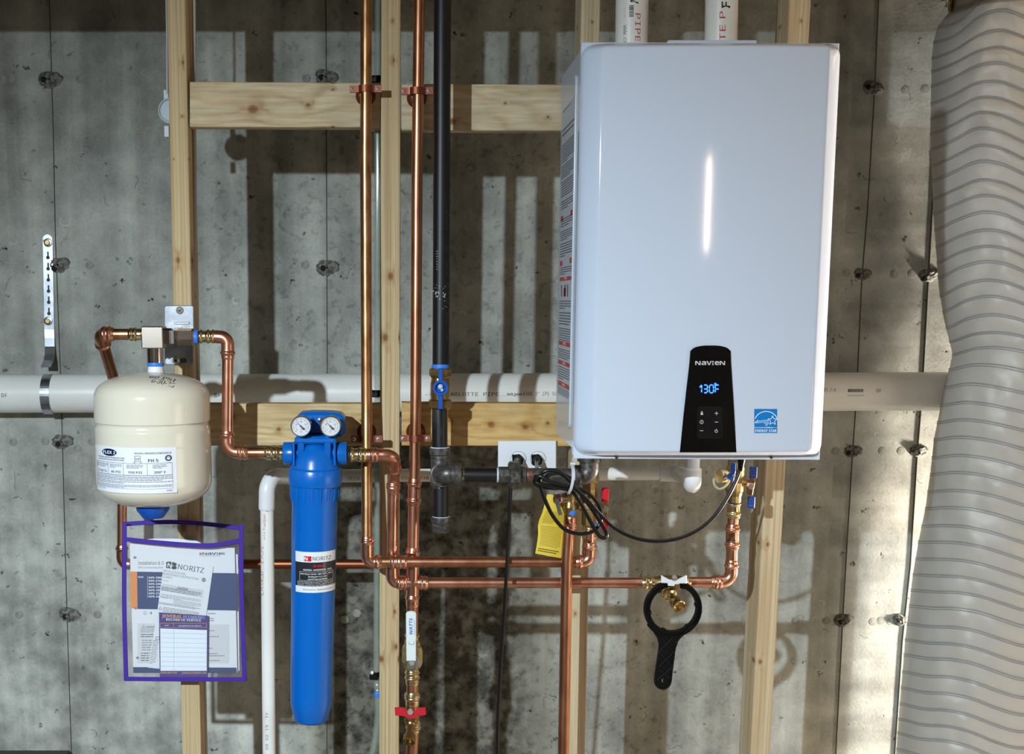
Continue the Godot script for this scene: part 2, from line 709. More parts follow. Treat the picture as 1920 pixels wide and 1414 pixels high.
	M.rib = mat(rgb(150, 152, 152), 0.5)


func noise(sd: int, freq: float, oct := 3, type := FastNoiseLite.TYPE_SIMPLEX_SMOOTH) -> FastNoiseLite:
	var n := FastNoiseLite.new()
	n.seed = sd
	n.frequency = freq
	n.noise_type = type
	n.fractal_octaves = oct
	return n


# cast concrete: board streaks, blotches, bug holes and old damp, one image over the 2.8 m by 2.0 m that is in view
func concrete() -> StandardMaterial3D:
	var w := 1920
	var h := 1372
	var low := noise(21, 0.0035, 3).get_image(w, h).get_data()
	var mid := noise(22, 0.02, 4).get_image(w, h).get_data()
	var hi := noise(23, 0.16, 2).get_image(w, h).get_data()
	var si := noise(24, 0.02, 4).get_image(w, 40)
	si.resize(w, h, Image.INTERPOLATE_CUBIC)
	var streak := si.get_data()
	var li := noise(27, 0.012, 4).get_image(60, h)
	li.resize(w, h, Image.INTERPOLATE_CUBIC)
	var level := li.get_data()
	var crust := noise(25, 0.045, 4).get_image(w, h).get_data()
	var worm := noise(26, 0.05, 3).get_image(w, h).get_data()
	var ht := PackedByteArray()
	ht.resize(w * h)
	var px := PackedByteArray()
	px.resize(w * h * 3)
	var i := 0
	for y in h:
		var wy := 2.45 - 2.0 * y / h
		var damp_y := clampf((1.46 - wy) / 0.12, 0.0, 1.0)
		for x in w:
			var wx := -1.15 + 2.8 * x / w
			var g := 0.66 + (low[i] - 128) * 0.0008 + (mid[i] - 128) * 0.0005 + (hi[i] - 128) * 0.00025
			if wx < -0.2 and wy < 1.45:   # lamp brightness put into the colour low left, with whiter mottles
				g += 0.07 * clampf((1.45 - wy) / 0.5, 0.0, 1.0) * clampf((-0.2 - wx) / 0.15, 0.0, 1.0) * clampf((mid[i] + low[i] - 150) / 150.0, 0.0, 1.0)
			if wx < 1.02:
				g += (streak[i] - 128) * 0.0007
			else:
				g += (level[i] - 128) * 0.0006
			var c := crust[i]
			var height := 128 + (hi[i] - 128) * 0.2 + (mid[i] - 128) * 0.25
			# crusty grey patches, rougher low down in the middle of the wall
			var k := clampf((wx + 0.62) / 0.25, 0.0, 1.0) * clampf((0.95 - wx) / 0.35, 0.0, 1.0)
			if c > 168:
				g -= minf((c - 168) * 0.003, 0.06) * (0.15 + k)
				height -= minf((c - 168) * 1.0, 26.0) * (0.3 + k)
			var wm := worm[i]
			if wm > 122 and wm < 132 and c > 140:
				g -= 0.03 * k
				height -= 14.0 * k
			var d := damp_y * clampf((wx + 0.24) / 0.08, 0.0, 1.0) * clampf((0.36 - wx) / 0.12, 0.0, 1.0)
			var tr := g * 0.985
			var tg := g
			var tb := g * 0.962
			if d > 0.0:
				var m := clampf((mid[i] + low[i] * 0.5 + (c - 128) * 0.5 - 110) / 150.0, 0.0, 1.0)
				var f := 1.0 - d * (0.16 + 0.42 * m)
				tr *= f
				tg *= f * 0.985
				tb *= f * 0.95
				if hi[i] > 150 and m > 0.2:
					var sp := minf((hi[i] - 150) * 0.003, 0.07) * d
					tr -= sp
					tg -= sp
					tb -= sp
					height -= 10.0
			var o := i * 3
			px[o] = clampi(int(tr * 255.0), 0, 255)
			px[o + 1] = clampi(int(tg * 255.0), 0, 255)
			px[o + 2] = clampi(int(tb * 255.0), 0, 255)
			ht[i] = clampi(int(height), 0, 255)
			i += 1
	var rng := RandomNumberGenerator.new()
	rng.seed = 77
	for q in 2600:   # bug holes and chips, small and ragged
		var cx := rng.randi_range(8, w - 9)
		var cy := rng.randi_range(8, h - 9)
		var big := pow(rng.randf(), 5.0)
		var bits := 1 + int(big * 9.0)
		var dark := rng.randf_range(0.45, 0.85)
		var fx := float(cx)
		var fy := float(cy)
		for bit in bits:
			var rx := 0.8 + 1.5 * big * rng.randf()
			var ry := 0.8 + 1.1 * big * rng.randf()
			for yy in range(maxi(0, int(fy) - 3), mini(h, int(fy) + 4)):
				for xx in range(maxi(0, int(fx) - 3), mini(w, int(fx) + 4)):
					var e := pow((xx - fx) / rx, 2.0) + pow((yy - fy) / ry, 2.0)
					if e < 1.5:
						var a := yy * w + xx
						var wt := clampf((1.5 - e) * 1.1, 0.0, 1.0) * 0.8
						for ch in 3:
							px[a * 3 + ch] = int(px[a * 3 + ch] * lerpf(1.0, dark, wt))
						ht[a] = int(lerpf(ht[a], 50, wt))
			fx = clampf(fx + rng.randfn(0, 2.2), 5, w - 6)
			fy = clampf(fy + rng.randfn(0, 1.7), 5, h - 6)
	for q in 260:   # faint rings and scuffs left by air and form oil
		var cx := rng.randf_range(12, w - 12)
		var cy := rng.randf_range(12, h - 12)
		var r := rng.randf_range(2.5, 8.0)
		var a0 := rng.randf_range(0, TAU)
		var light := rng.randf_range(0.80, 1.16)
		for k in int(r * 5.0):
			var an := a0 + k / (r * 1.6)
			var a := clampi(int(cy + sin(an) * r * 0.9), 0, h - 1) * w + clampi(int(cx + cos(an) * r), 0, w - 1)
			for ch in 3:
				px[a * 3 + ch] = mini(255, int(px[a * 3 + ch] * light))
	for q in 70:   # short cracks and scratches
		var x := rng.randf_range(0, w)
		var y := rng.randf_range(0, h)
		var ang := rng.randf_range(0.0, TAU)
		for s in rng.randi_range(8, 34):
			ang += rng.randf_range(-0.5, 0.5)
			x += cos(ang)
			y += sin(ang)
			if x > 1 and y > 1 and x < w - 2 and y < h - 2:
				var a := int(y) * w + int(x)
				for ch in 3:
					px[a * 3 + ch] = int(px[a * 3 + ch] * 0.72)
				ht[a] = 70
	var m := mat(Color.WHITE, 0.92, 0.0, 0.3)
	m.albedo_texture = ImageTexture.create_from_image(Image.create_from_data(w, h, false, Image.FORMAT_RGB8, px))
	var hm := Image.create_from_data(w, h, false, Image.FORMAT_L8, ht)
	hm.convert(Image.FORMAT_RGBA8)
	hm.bump_map_to_normal_map(2.0)
	m.normal_enabled = true
	m.normal_texture = ImageTexture.create_from_image(hm)
	m.normal_scale = 0.24
	return m


func room() -> void:
	# back wall, its texture laid by metres
	var b := MB.new()
	var x0 := -3.0
	var x1 := 3.4
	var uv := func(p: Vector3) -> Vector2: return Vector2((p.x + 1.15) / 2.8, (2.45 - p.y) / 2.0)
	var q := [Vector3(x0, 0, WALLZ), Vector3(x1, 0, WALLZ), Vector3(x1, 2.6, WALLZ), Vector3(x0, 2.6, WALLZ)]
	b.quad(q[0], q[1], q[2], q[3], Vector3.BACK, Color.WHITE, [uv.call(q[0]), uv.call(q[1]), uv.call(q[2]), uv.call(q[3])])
	var t := Vector3(0, 0, -0.2)
	b.quad(q[0] + t, q[1] + t, q[2] + t, q[3] + t, Vector3.FORWARD)
	b.quad(q[0], q[3], q[3] + t, q[0] + t, Vector3.LEFT)
	b.quad(q[1], q[2], q[2] + t, q[1] + t, Vector3.RIGHT)
	b.quad(q[3], q[2], q[2] + t, q[3] + t, Vector3.UP)
	b.quad(q[0], q[1], q[1] + t, q[0] + t, Vector3.DOWN)
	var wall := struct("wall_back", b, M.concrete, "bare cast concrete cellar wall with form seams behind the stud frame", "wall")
	var plain := mat(rgb(112, 108, 100), 0.9)
	var wood := mat(rgb(96, 84, 68), 0.85)
	var shell := func(called: String, lo: Vector3, hi: Vector3, m: Material) -> void:
		var s := MB.new()
		s.rbox((lo + hi) * 0.5, hi - lo, 0.001)
		struct(called, s, m)
	shell.call("floor", Vector3(x0, -0.15, WALLZ - 0.2), Vector3(x1, 0.0, 4.8), plain)
	shell.call("ceiling", Vector3(x0, 2.6, WALLZ - 0.2), Vector3(x1, 2.75, 4.8), wood)
	shell.call("wall_left", Vector3(x0 - 0.15, -0.15, WALLZ - 0.2), Vector3(x0, 2.75, 4.8), plain)
	shell.call("wall_right", Vector3(x1, -0.15, WALLZ - 0.2), Vector3(x1 + 0.15, 2.75, 4.8), plain)
	shell.call("wall_front", Vector3(x0, -0.15, 4.8), Vector3(x1, 2.75, 4.95), plain)
	# fins left by the joints of the form boards
	var z := WALLZ
	var seams := [
		[[91, -60, 96, 120, 100, 250, 104, 450, 113, 690, 116, 790, 121, 980, 127, 1200, 135, 1440], 1.9],
		[[611, -60, 612, 250, 613, 500, 614, 800, 614, 1100, 613, 1440], 1.8],
		[[1650, -60, 1640, 170, 1626, 400, 1616, 520, 1606, 740, 1598, 860, 1589, 1010, 1580, 1170, 1566, 1440], 2.4],
		[[1757, 200, 1749, 380, 1741, 520, 1729, 740, 1720, 850, 1707, 1060, 1692, 1200, 1676, 1440], 4.0]]
	for e in seams:
		var s := MB.new()
		s.sweep(fine_path(PL(e[0], z), 0.05), e[1] / 800.0 * 0.5, 6, 0)
		part("form_seam", s, M.seam, wall)
	# broken form ties: rough lumps with a hole, and the round marks of the plugs
	var rng := RandomNumberGenerator.new()
	rng.seed = 5
	var pb := MB.new()
	pb.lathe(Vector3(0, 0, -0.006), Vector3.BACK, [0, 0.0078, 0.0082, 0.0070, 0.0088, 0.0052, 0.0086, 0.0], 9)
	var pit_mesh := pb.mesh()
	var lumps := []
	for k in 3:
		var s := MB.new()
		var nz := noise(40 + k, 9.0, 3)
		var rows := []
		for i in 9:
			var row := PackedVector3Array()
			var r := i / 8.0
			for j in 25:
				var a := TAU * j / 24.0
				var d := Vector3(cos(a) * r * 0.030, sin(a) * r * 0.020, 0)
				var hgt := (1.0 - r * r) * 0.009
				if r < 0.98 and r > 0.01:
					hgt += nz.get_noise_3d(d.x * 12, d.y * 12, 3.0 * k) * 0.005
				hgt = maxf(hgt, 0.0006)
				row.push_back(d * (1.0 + 0.25 * nz.get_noise_2d(cos(a) * 0.1, sin(a) * 0.1) * r) + Vector3(0, 0, hgt))
			rows.append(row)
		s.grid(rows, Vector3.BACK)
		lumps.append(s.mesh())
	var spots := [95, 150, 110, 497, 117, 828, 131, 1153, 612, 146, 614, 502, 1637, 166, 1617, 514, 1599, 846, 1582, 1163, 1741, 516, 1722, 846, 1690, 1163]
	for i in spots.size() / 2:
		var o := MeshInstance3D.new()
		o.name = "form_tie"
		o.mesh = lumps[i % 3]
		o.material_override = M.boss
		o.position = P(spots[2 * i], spots[2 * i + 1], z) + Vector3(0, 0, -0.001)
		o.rotation.z = rng.randf_range(-0.3, 0.3)
		o.scale = Vector3.ONE * rng.randf_range(0.75, 1.05)
		wall.add_child(o, true)
		var h := MeshInstance3D.new()
		h.name = "tie_hole"
		h.mesh = pit_mesh
		h.material_override = M.pit
		h.position = Vector3(rng.randf_range(-0.016, -0.010), rng.randf_range(-0.007, 0.001), 0.006)
		o.add_child(h, true)
	var disc := MB.new()
	disc.lathe(Vector3(0, 0, -0.001), Vector3.BACK, [0, 0.0102, 0.0022, 0.0098, 0.0026, 0.009, 0.0022, 0.0], 20)
	var dm := disc.mesh()
	var marks := [22, 146, 150, 148, 5, 149, 168, 498, 25, 829, 85, 828, 145, 841, 173, 829, 36, 1153, 97, 1152, 155, 1161, 183, 1153, 575, 147, 647, 513, 669, 500, 572, 497, 646, 1162, 669, 1150, 1698, 170, 1735, 168, 1587, 512, 1677, 515, 1710, 514, 1655, 846, 1690, 846, 1566, 846, 1491, 1164, 1549, 1164, 1637, 1166, 1652, 1164, 1670, 1165]
	for i in marks.size() / 2:
		var o := MeshInstance3D.new()
		o.name = "plug_mark"
		o.mesh = dm
		o.material_override = M.plug
		o.position = P(marks[2 * i], marks[2 * i + 1], z)
		o.scale = Vector3(1, 1, 0.25)
		wall.add_child(o, true)
	var sl := thing("added_side_lamp", "added unseen warm bulb on a stand behind the ribbed white sleeve, lighting the wall", "lamp", Vector3(1.98, 0.0, -0.36))  # made-up lamp body, there only for the bright wall strip
	var sg := MB.new()
	sg.lathe(Vector3(2.05, 0.77, -0.36), Vector3.UP, [0.0, 0.014, 0.015, 0.02, 0.035, 0.028, 0.05, 0.025, 0.06, 0.012, 0.063, 0.0], 18)
	var glow2 := mat(Color.WHITE, 0.4)
	glow2.emission_enabled = true
	glow2.emission = rgb(255, 226, 196)
	glow2.emission_energy_multiplier = 3.0
	part("bulb", sg, glow2, sl)
	sg = MB.new()
	sg.lathe(Vector3(2.05, 0.0, -0.36), Vector3.UP, [0.0, 0.10, 0.012, 0.10, 0.02, 0.012, 0.74, 0.010, 0.77, 0.016], 18)
	part("stand", sg, M.black, sl)
	var tl := thing("added_tube_lamp", "added unseen tube lamp on a thin black post, for the streak on the heater", "lamp", Vector3(1.0, 0.0, 2.54))  # lamp body added with the slim light, for the highlight on the cover
	sg = MB.new()
	sg.lathe(Vector3(1.0, 1.82, 2.54), Vector3.UP, [0.0, 0.0, 0.004, 0.017, 0.296, 0.017, 0.3, 0.0], 16)
	part("tube", sg, glow2, tl)
	sg = MB.new()
	sg.lathe(Vector3(1.0, 0.0, 2.54), Vector3.UP, [0.0, 0.12, 0.015, 0.12, 0.02, 0.012, 1.81, 0.012, 1.82, 0.018], 18)
	part("post", sg, M.black, tl)
	# the lamp that lights the corner, hung from the ceiling left of the camera, its shade tipped down towards the wall
	var l := thing("hanging_lamp", "small shaded work lamp hanging on a black cord left of the camera", "lamp", LAMP)
	var aim := Vector3(0.25, -0.74, -0.63).normalized()
	var g := MB.new()
	g.lathe(LAMP - aim * 0.055, aim, [-0.03, 0.012, -0.02, 0.018, 0.0, 0.026, 0.016, 0.024, 0.028, 0.014, 0.032, 0.0], 20)
	var glow := mat(Color.WHITE, 0.4)
	glow.emission_enabled = true
	glow.emission = rgb(222, 241, 252)
	glow.emission_energy_multiplier = 4.0
	part("bulb", g, glow, l)
	g = MB.new()
	g.lathe(LAMP - aim * 0.055, aim, [-0.075, 0.016, -0.03, 0.02, 0.0, 0.055, 0.035, 0.085, 0.036, 0.087, 0.0, 0.057, -0.03, 0.022], 28, false, 0.0, 1)
	part("shade", g, M.black, l)
	g = MB.new()
	var top := LAMP - aim * 0.13
	g.sweep([top, top + Vector3(0, 0.06, 0), Vector3(top.x, 2.6, top.z)], 0.0035, 8)
	part("cord", g, M.cord, l)


# ---------------------------------------------------------------- lumber
func wood_mat(sd: int, base: Color, knots: Array, aspect: float, lines := 9.0) -> StandardMaterial3D:
	var w := 128
	var h := 1024
	var n1 := noise(sd, 0.006, 2)
	var n2 := noise(sd + 1, 0.05, 3)
	var px := PackedByteArray()
	px.resize(w * h * 3)
	var fine := noise(sd + 2, 0.03, 2).get_image(w * 4, 64)
	fine.resize(w * 2, h, Image.INTERPOLATE_BILINEAR)
	var fd := fine.get_data()
	var o := 0
	for y in h:
		for x in w:
			var u := float(x) / w
			var v := float(y) / h
			var g := u * lines + n1.get_noise_2d(x * 0.9, y * 0.16) * 3.2 + sd * 0.37
			var dark := 0.0
			var halo := 0.0
			for k in knots:
				var dx: float = u - k[0]
				var dy: float = (v - k[1]) * aspect
				var d: float = sqrt(dx * dx * 1.15 + dy * dy * 0.8)
				var r: float = k[2]
				g += 1.6 * exp(-d * d / (r * r * 5.0)) * signf(dx + 0.001)
				if d < r:
					dark = maxf(dark, (0.58 + 0.10 * sin(d / r * 9.0 + n2.get_noise_2d(x, y) * 3.0)) * clampf((r - d) / r * 2.2, 0.0, 1.0))
				halo = maxf(halo, exp(-d * d / (r * r * 4.0)))
			var ring := 0.5 + 0.5 * sin(g * TAU * 0.5)
			ring = ring * ring * ring
			var f := 1.0 - 0.06 * ring + (fd[y * w * 2 + x] - 128) * 0.0006 + n2.get_noise_2d(x, y * 0.15) * 0.05
			f *= 1.0 - 0.12 * halo
			var c := base * f
			var kc := Color(0.42, 0.28, 0.16)
			c = c.lerp(kc, clampf(dark, 0.0, 0.85))
			px[o] = clampi(int(c.r * 255), 0, 255)
			px[o + 1] = clampi(int((c.g - 0.03 * ring - 0.04 * halo) * 255), 0, 255)
			px[o + 2] = clampi(int((c.b - 0.05 * ring - 0.06 * halo) * 255), 0, 255)
			o += 3
	var m := mat(Color.WHITE, 0.72, 0.0, 0.35)
	m.albedo_texture = ImageTexture.create_from_image(Image.create_from_data(w, h, false, Image.FORMAT_RGB8, px))
	return m


# a sawn board: its front face runs from the edge a0-a1 to the edge b0-b1, with the depth given towards the wall
func board(called: String, a0: Vector3, a1: Vector3, b0: Vector3, b1: Vector3, depth: float, m: Material, label: String, cat := "stud", group := "") -> Node3D:
	var o := thing(called, label, cat, (b0 + b1) * 0.5, group)
	var s := MB.new()
	var e := 0.0028
	var wd := (a1 - a0).length()
	var prof := []   # u across 0..1, z, texture u
	var cu := e / wd
	for c in [[1, 0], [1, 1], [0, 1], [0, 0]]:   # corners: right front, right back, left back, left front
		pass
	prof = [[cu, 0.0], [1.0 - cu, 0.0], [1.0 - cu * 0.3, -e * 0.3], [1.0, -e], [1.0, -depth + e], [1.0 - cu, -depth], [cu, -depth], [0.0, -depth + e], [0.0, -e], [cu * 0.3, -e * 0.3]]
	var len := 0.0
	for i in prof.size():
		var p = prof[i]
		var q = prof[(i + 1) % prof.size()]
		var at := func(c0: Vector3, c1: Vector3, w: Array) -> Vector3: return c0.lerp(c1, w[0]) + Vector3(0, 0, w[1])
		var va: Vector3 = at.call(a0, a1, p)
		var vb: Vector3 = at.call(a0, a1, q)
		var vc: Vector3 = at.call(b0, b1, q)
		var vd: Vector3 = at.call(b0, b1, p)
		var mid := (va + vb + vc + vd) * 0.25 - ((a0 + a1 + b0 + b1) * 0.25 + Vector3(0, 0, -depth * 0.5))
		var out := mid - (b0 - a0).normalized() * mid.dot((b0 - a0).normalized())
		var u0: float = p[0]
		var u1: float = q[0]
		if absf(q[0] - p[0]) < 0.2:   # the side faces
			u0 = 0.15 + absf(p[1]) / wd * 0.3
			u1 = 0.15 + absf(q[1]) / wd * 0.3
		s.quad(va, vb, vc, vd, out, Color.WHITE, [Vector2(u0, 0), Vector2(u1, 0), Vector2(u1, 1), Vector2(u0, 1)])
	for k in 2:
		var c0 := a0 if k == 0 else b0
		var c1 := a1 if k == 0 else b1
		s.quad(c0, c1, c1 + Vector3(0, 0, -depth), c0 + Vector3(0, 0, -depth), (a0 - b0) * (1.0 if k == 0 else -1.0), Color.WHITE, [Vector2(0.1, 0.1), Vector2(0.4, 0.1), Vector2(0.4, 0.12), Vector2(0.1, 0.12)])
	part("board", s, m, o)
	return o


func frame_wood() -> void:
	var tan_c := rgb(196, 176, 138)
	var pale := rgb(202, 186, 154)
	var v_at := func(py: float, y0: float, y1: float) -> float: return (py - y0) / (y1 - y0)
	var top := -35.0
	var bot := 1480.0
	var up := func(l0: float, r0: float, l1: float, r1: float) -> Array:   # edges at py 0 and at py 1414
		var k0 := top / 1414.0
		var k1 := bot / 1414.0
		return [P(lerpf(l0, l1, k0), top, 0), P(lerpf(r0, r1, k0), top, 0), P(lerpf(l0, l1, k1), bot, 0), P(lerpf(r0, r1, k1), bot, 0)]
	var kn := func(list: Array, x: float, r: float, hgt: float) -> Array:
		return []
	# studs (the feet run on to the sole plate below the frame)
	var foot := func(e: Array) -> Array:
		for i in 2:
			var d: Vector3 = e[2 + i] - e[i]
			e[2 + i] = e[i] + d * ((e[i].y - 0.038) / (e[i].y - e[2 + i].y))
		return e
	var len := (top - bot)
	var kv := func(py: float) -> float: return (P(760, top, 0).y - P(760, py, 0).y) / (P(760, top, 0).y - 0.038)
	var e: Array = foot.call(up.call(312.5, 347.5, 341.5, 377.0))
	board("wall_stud", e[0], e[1], e[2], e[3], 0.089, wood_mat(101, tan_c, [[0.8, kv.call(116), 0.09], [0.7, kv.call(217), 0.05], [0.3, kv.call(487), 0.14], [0.18, kv.call(297), 0.04], [0.3, kv.call(989), 0.2]], 46.0, 6.0), "pale wooden wall stud behind the cream tank, leftmost of the studs", "stud")
	e = foot.call(up.call(714.0, 751.0, 711.0, 748.0))
	board("wall_stud", e[0], e[1], e[2], e[3], 0.089, wood_mat(103, tan_c, [[0.6, kv.call(38), 0.05], [0.66, kv.call(112), 0.08], [0.5, kv.call(517), 0.17], [0.25, kv.call(632), 0.16], [0.75, kv.call(1146), 0.11], [0.1, kv.call(1235), 0.14], [0.85, kv.call(1212), 0.12]], 46.0, 5.0), "pale wooden wall stud between the two copper risers", "stud")
	e = foot.call(up.call(1090.0, 1126.0, 1061.0, 1097.0))
	board("wall_stud", e[0], e[1], e[2], e[3], 0.089, wood_mat(105, pale, [[0.3, kv.call(1150), 0.06], [0.6, kv.call(40), 0.05]], 46.0, 4.0), "pale wooden wall stud behind the left side of the white heater", "stud")
	e = foot.call(up.call(1481.0, 1521.0, 1407.0, 1444.0))
	board("wall_stud", e[0], e[1], e[2], e[3], 0.089, wood_mat(107, pale, [[0.25, kv.call(1240), 0.1], [0.3, kv.call(1020), 0.09], [0.6, kv.call(38), 0.05]], 46.0, 4.0), "pale wooden wall stud under the right side of the heater, rightmost of the studs", "stud")
	# plates above and below the frame, out of view, that carry the studs
	var ty := P(760, top, 0).y
	board("top_plate", Vector3(-1.6, ty + 0.038, 0), Vector3(-1.6, ty, 0), Vector3(1.6, ty + 0.038, 0), Vector3(1.6, ty, 0), 0.089, wood_mat(109, tan_c, [], 30.0), "long wooden top plate carrying the heads of the studs", "plate")
	board("added_header_board", Vector3(-2.2, 2.598, 0.0), Vector3(-2.2, ty + 0.0385, 0.0), Vector3(2.2, 2.598, 0.0), Vector3(2.2, ty + 0.0385, 0.0), 0.089, wood_mat(119, tan_c, [], 18.0), "added unseen header board stopping lamp light between the top plate and ceiling", "board")  # unseen board added to keep the lamp from shining over the top plate
	board("sole_plate", Vector3(-1.6, 0.038, 0), Vector3(-1.6, 0, 0), Vector3(1.6, 0.038, 0), Vector3(1.6, 0, 0), 0.089, wood_mat(110, tan_c, [], 30.0), "long wooden sole plate under the feet of the studs", "plate")
	# blocking between the studs
	var across := func(l: float, r: float, yl0: float, yl1: float, yr0: float, yr1: float) -> Array:
		return [P(l, yl0, 0), P(l, yl1, 0), P(r, yr0, 0), P(r, yr1, 0)]
	e = across.call(356.0, 713.0, 153.0, 238.0, 155.0, 239.0)
	board("blocking", e[0], e[1], e[2], e[3], 0.038, wood_mat(111, pale, [[0.6, 0.33, 0.12], [0.5, 0.62, 0.05], [0.15, 0.75, 0.03]], 4.1, 3.0), "pale wooden blocking with a dark knot between the two upper left studs", "blocking")
	e = across.call(753.0, 1087.0, 157.0, 244.0, 158.0, 246.0)
	board("blocking", e[0], e[1], e[2], e[3], 0.038, wood_mat(113, pale, [[0.8, 0.28, 0.09], [0.4, 0.58, 0.03], [0.7, 0.82, 0.03]], 3.9, 3.0), "pale wooden blocking running from the black pipe to behind the heater top", "blocking")
	e = across.call(366.0, 713.0, 757.0, 836.0, 757.0, 836.0)
	board("blocking", e[0], e[1], e[2], e[3], 0.038, wood_mat(115, rgb(204, 182, 138), [[0.3, 0.2, 0.06], [0.4, 0.9, 0.05], [0.6, 0.45, 0.05], [0.7, 0.66, 0.05]], 4.1, 4.0), "yellowish wooden blocking behind the blue filter and its gauges", "blocking")
	e = across.call(753.0, 1075.0, 755.0, 836.0, 757.0, 837.0)
	board("blocking", e[0], e[1], e[2], e[3], 0.038, wood_mat(117, rgb(200, 168, 112), [[0.4, 0.28, 0.07], [0.5, 0.52, 0.09], [0.55, 0.72, 0.08], [0.45, 0.85, 0.05], [0.4, 0.93, 0.06]], 4.0, 4.0), "yellow knotty wooden blocking above the white outlet plate", "blocking")


# ---------------------------------------------------------------- helpers for pipework
const RC := 0.0106   # three-quarter copper tube


func strip(b: MB, ctrs: Array, wd: Vector3, w: float, th: float) -> void:   # a flat metal band along ctrs
	wd = wd.normalized()
	var ns := []
	for i in ctrs.size():
		var t: Vector3 = ctrs[mini(i + 1, ctrs.size() - 1)] - ctrs[maxi(i - 1, 0)]
		ns.append(t.cross(wd).normalized())
	for i in ctrs.size() - 1:
		var k := func(q: int, s: float, t: float) -> Vector3: return ctrs[q] + wd * (w * 0.5 * s) + ns[q] * (th * 0.5 * t)
		for s in [-1.0, 1.0]:
			b.quad(k.call(i, -1, s), k.call(i, 1, s), k.call(i + 1, 1, s), k.call(i + 1, -1, s), ns[i] * s)
			b.quad(k.call(i, s, -1), k.call(i, s, 1), k.call(i + 1, s, 1), k.call(i + 1, s, -1), wd * s)
	for i in [0, ctrs.size() - 1]:
		var d: Vector3 = ctrs[0] - ctrs[1] if i == 0 else ctrs[-1] - ctrs[-2]
		b.quad(ctrs[i] + wd * w * 0.5 + ns[i] * th * 0.5, ctrs[i] - wd * w * 0.5 + ns[i] * th * 0.5, ctrs[i] - wd * w * 0.5 - ns[i] * th * 0.5, ctrs[i] + wd * w * 0.5 - ns[i] * th * 0.5, d)


func tube(called: String, o: Node3D, m: Material, pts: Array, r: float, br := 0.03, seg := 20, label := "") -> MeshInstance3D:
	var b := MB.new()
	b.sweep(bend(pts, br, 0.006) if pts.size() > 2 else fine_path(pts, 0.25), r, seg)
	return part(called, b, m, o, label)


# a pressed fitting: a sleeve along pts with raised beads at the distances given (negative: from the far end)
func fitting(called: String, o: Node3D, m: Material, pts: Array, r: float, beads: Array, bh := 0.0030, br := 0.022, label := "") -> MeshInstance3D:
	var path := bend(pts, br, 0.0011) if pts.size() > 2 else fine_path(pts, 0.0011)
	var f := func(s: float, l: float) -> float:
		var q := r
		var e := minf(s, l - s)
		if e < 0.003:
			q -= 0.0009 * (1.0 - e / 0.003)
		for bd in beads:
			var at: float = bd if bd >= 0.0 else l + bd
			q += bh * exp(-pow((s - at) / 0.0026, 2.0))
		return q
	var b := MB.new()
	b.sweep(path, f, 22)
	return part(called, b, m, o, label)


func on_hpipe(py0: float, zc: float, r: float) -> Callable:
	return func(p: Vector2) -> Array:
		var c := P(p.x, py0, zc + r)
		var a := asin(clampf((py0 - p.y) / S(p.x, py0, zc + r) / r, -0.98, 0.98))
		var n := Vector3(0, sin(a), cos(a))
		return [Vector3(c.x, P(p.x, py0, zc).y, zc) + n * (r + 0.0002), n]


func on_vpipe(a: Vector3, b: Vector3, r: float) -> Callable:   # axis between two points; print given in photo pixels
	return func(p: Vector2) -> Array:
		var q := P(p.x, p.y, a.z + r)
		var c := a.lerp(b, (q.y - a.y) / (b.y - a.y))
		var an := asin(clampf((q.x - c.x) / r, -0.98, 0.98))
		var n := Vector3(sin(an), 0, cos(an))
		return [c + n * (r + 0.0002), n]


func on_plane(z: float) -> Callable:
	return func(p: Vector2) -> Array: return [P(p.x, p.y, z), Vector3.BACK]


func nut(b: MB, c: Vector3, dir: Vector3, l: float, r: float, sides := 6, tw := 0.0) -> void:   # across corners r, edges broken
	b.lathe(c - dir.normalized() * l * 0.5, dir, [0, r * 0.86, l * 0.14, r, l * 0.86, r, l, r * 0.86], sides, true, tw)


func screw(o: Node3D, c: Vector3, r: float, called := "screw") -> void:   # a crosshead pan screw facing the room
	var b := MB.new()
	b.lathe(c, Vector3.BACK, [-0.002, r, 0.0, r, r * 0.25, r * 0.92, r * 0.5, r * 0.6, r * 0.56, 0.0], 16)
	var h := part(called, b, M.screw, o)
	b = MB.new()
	for a in [0.5, 0.5 + PI / 2]:
		b.rbox(c + Vector3(0, 0, r * 0.55), Vector3(r * 1.0, r * 0.22, r * 0.12), 0.0001, Basis(Vector3.BACK, a))
	part("cross_slot", b, M.black, h)


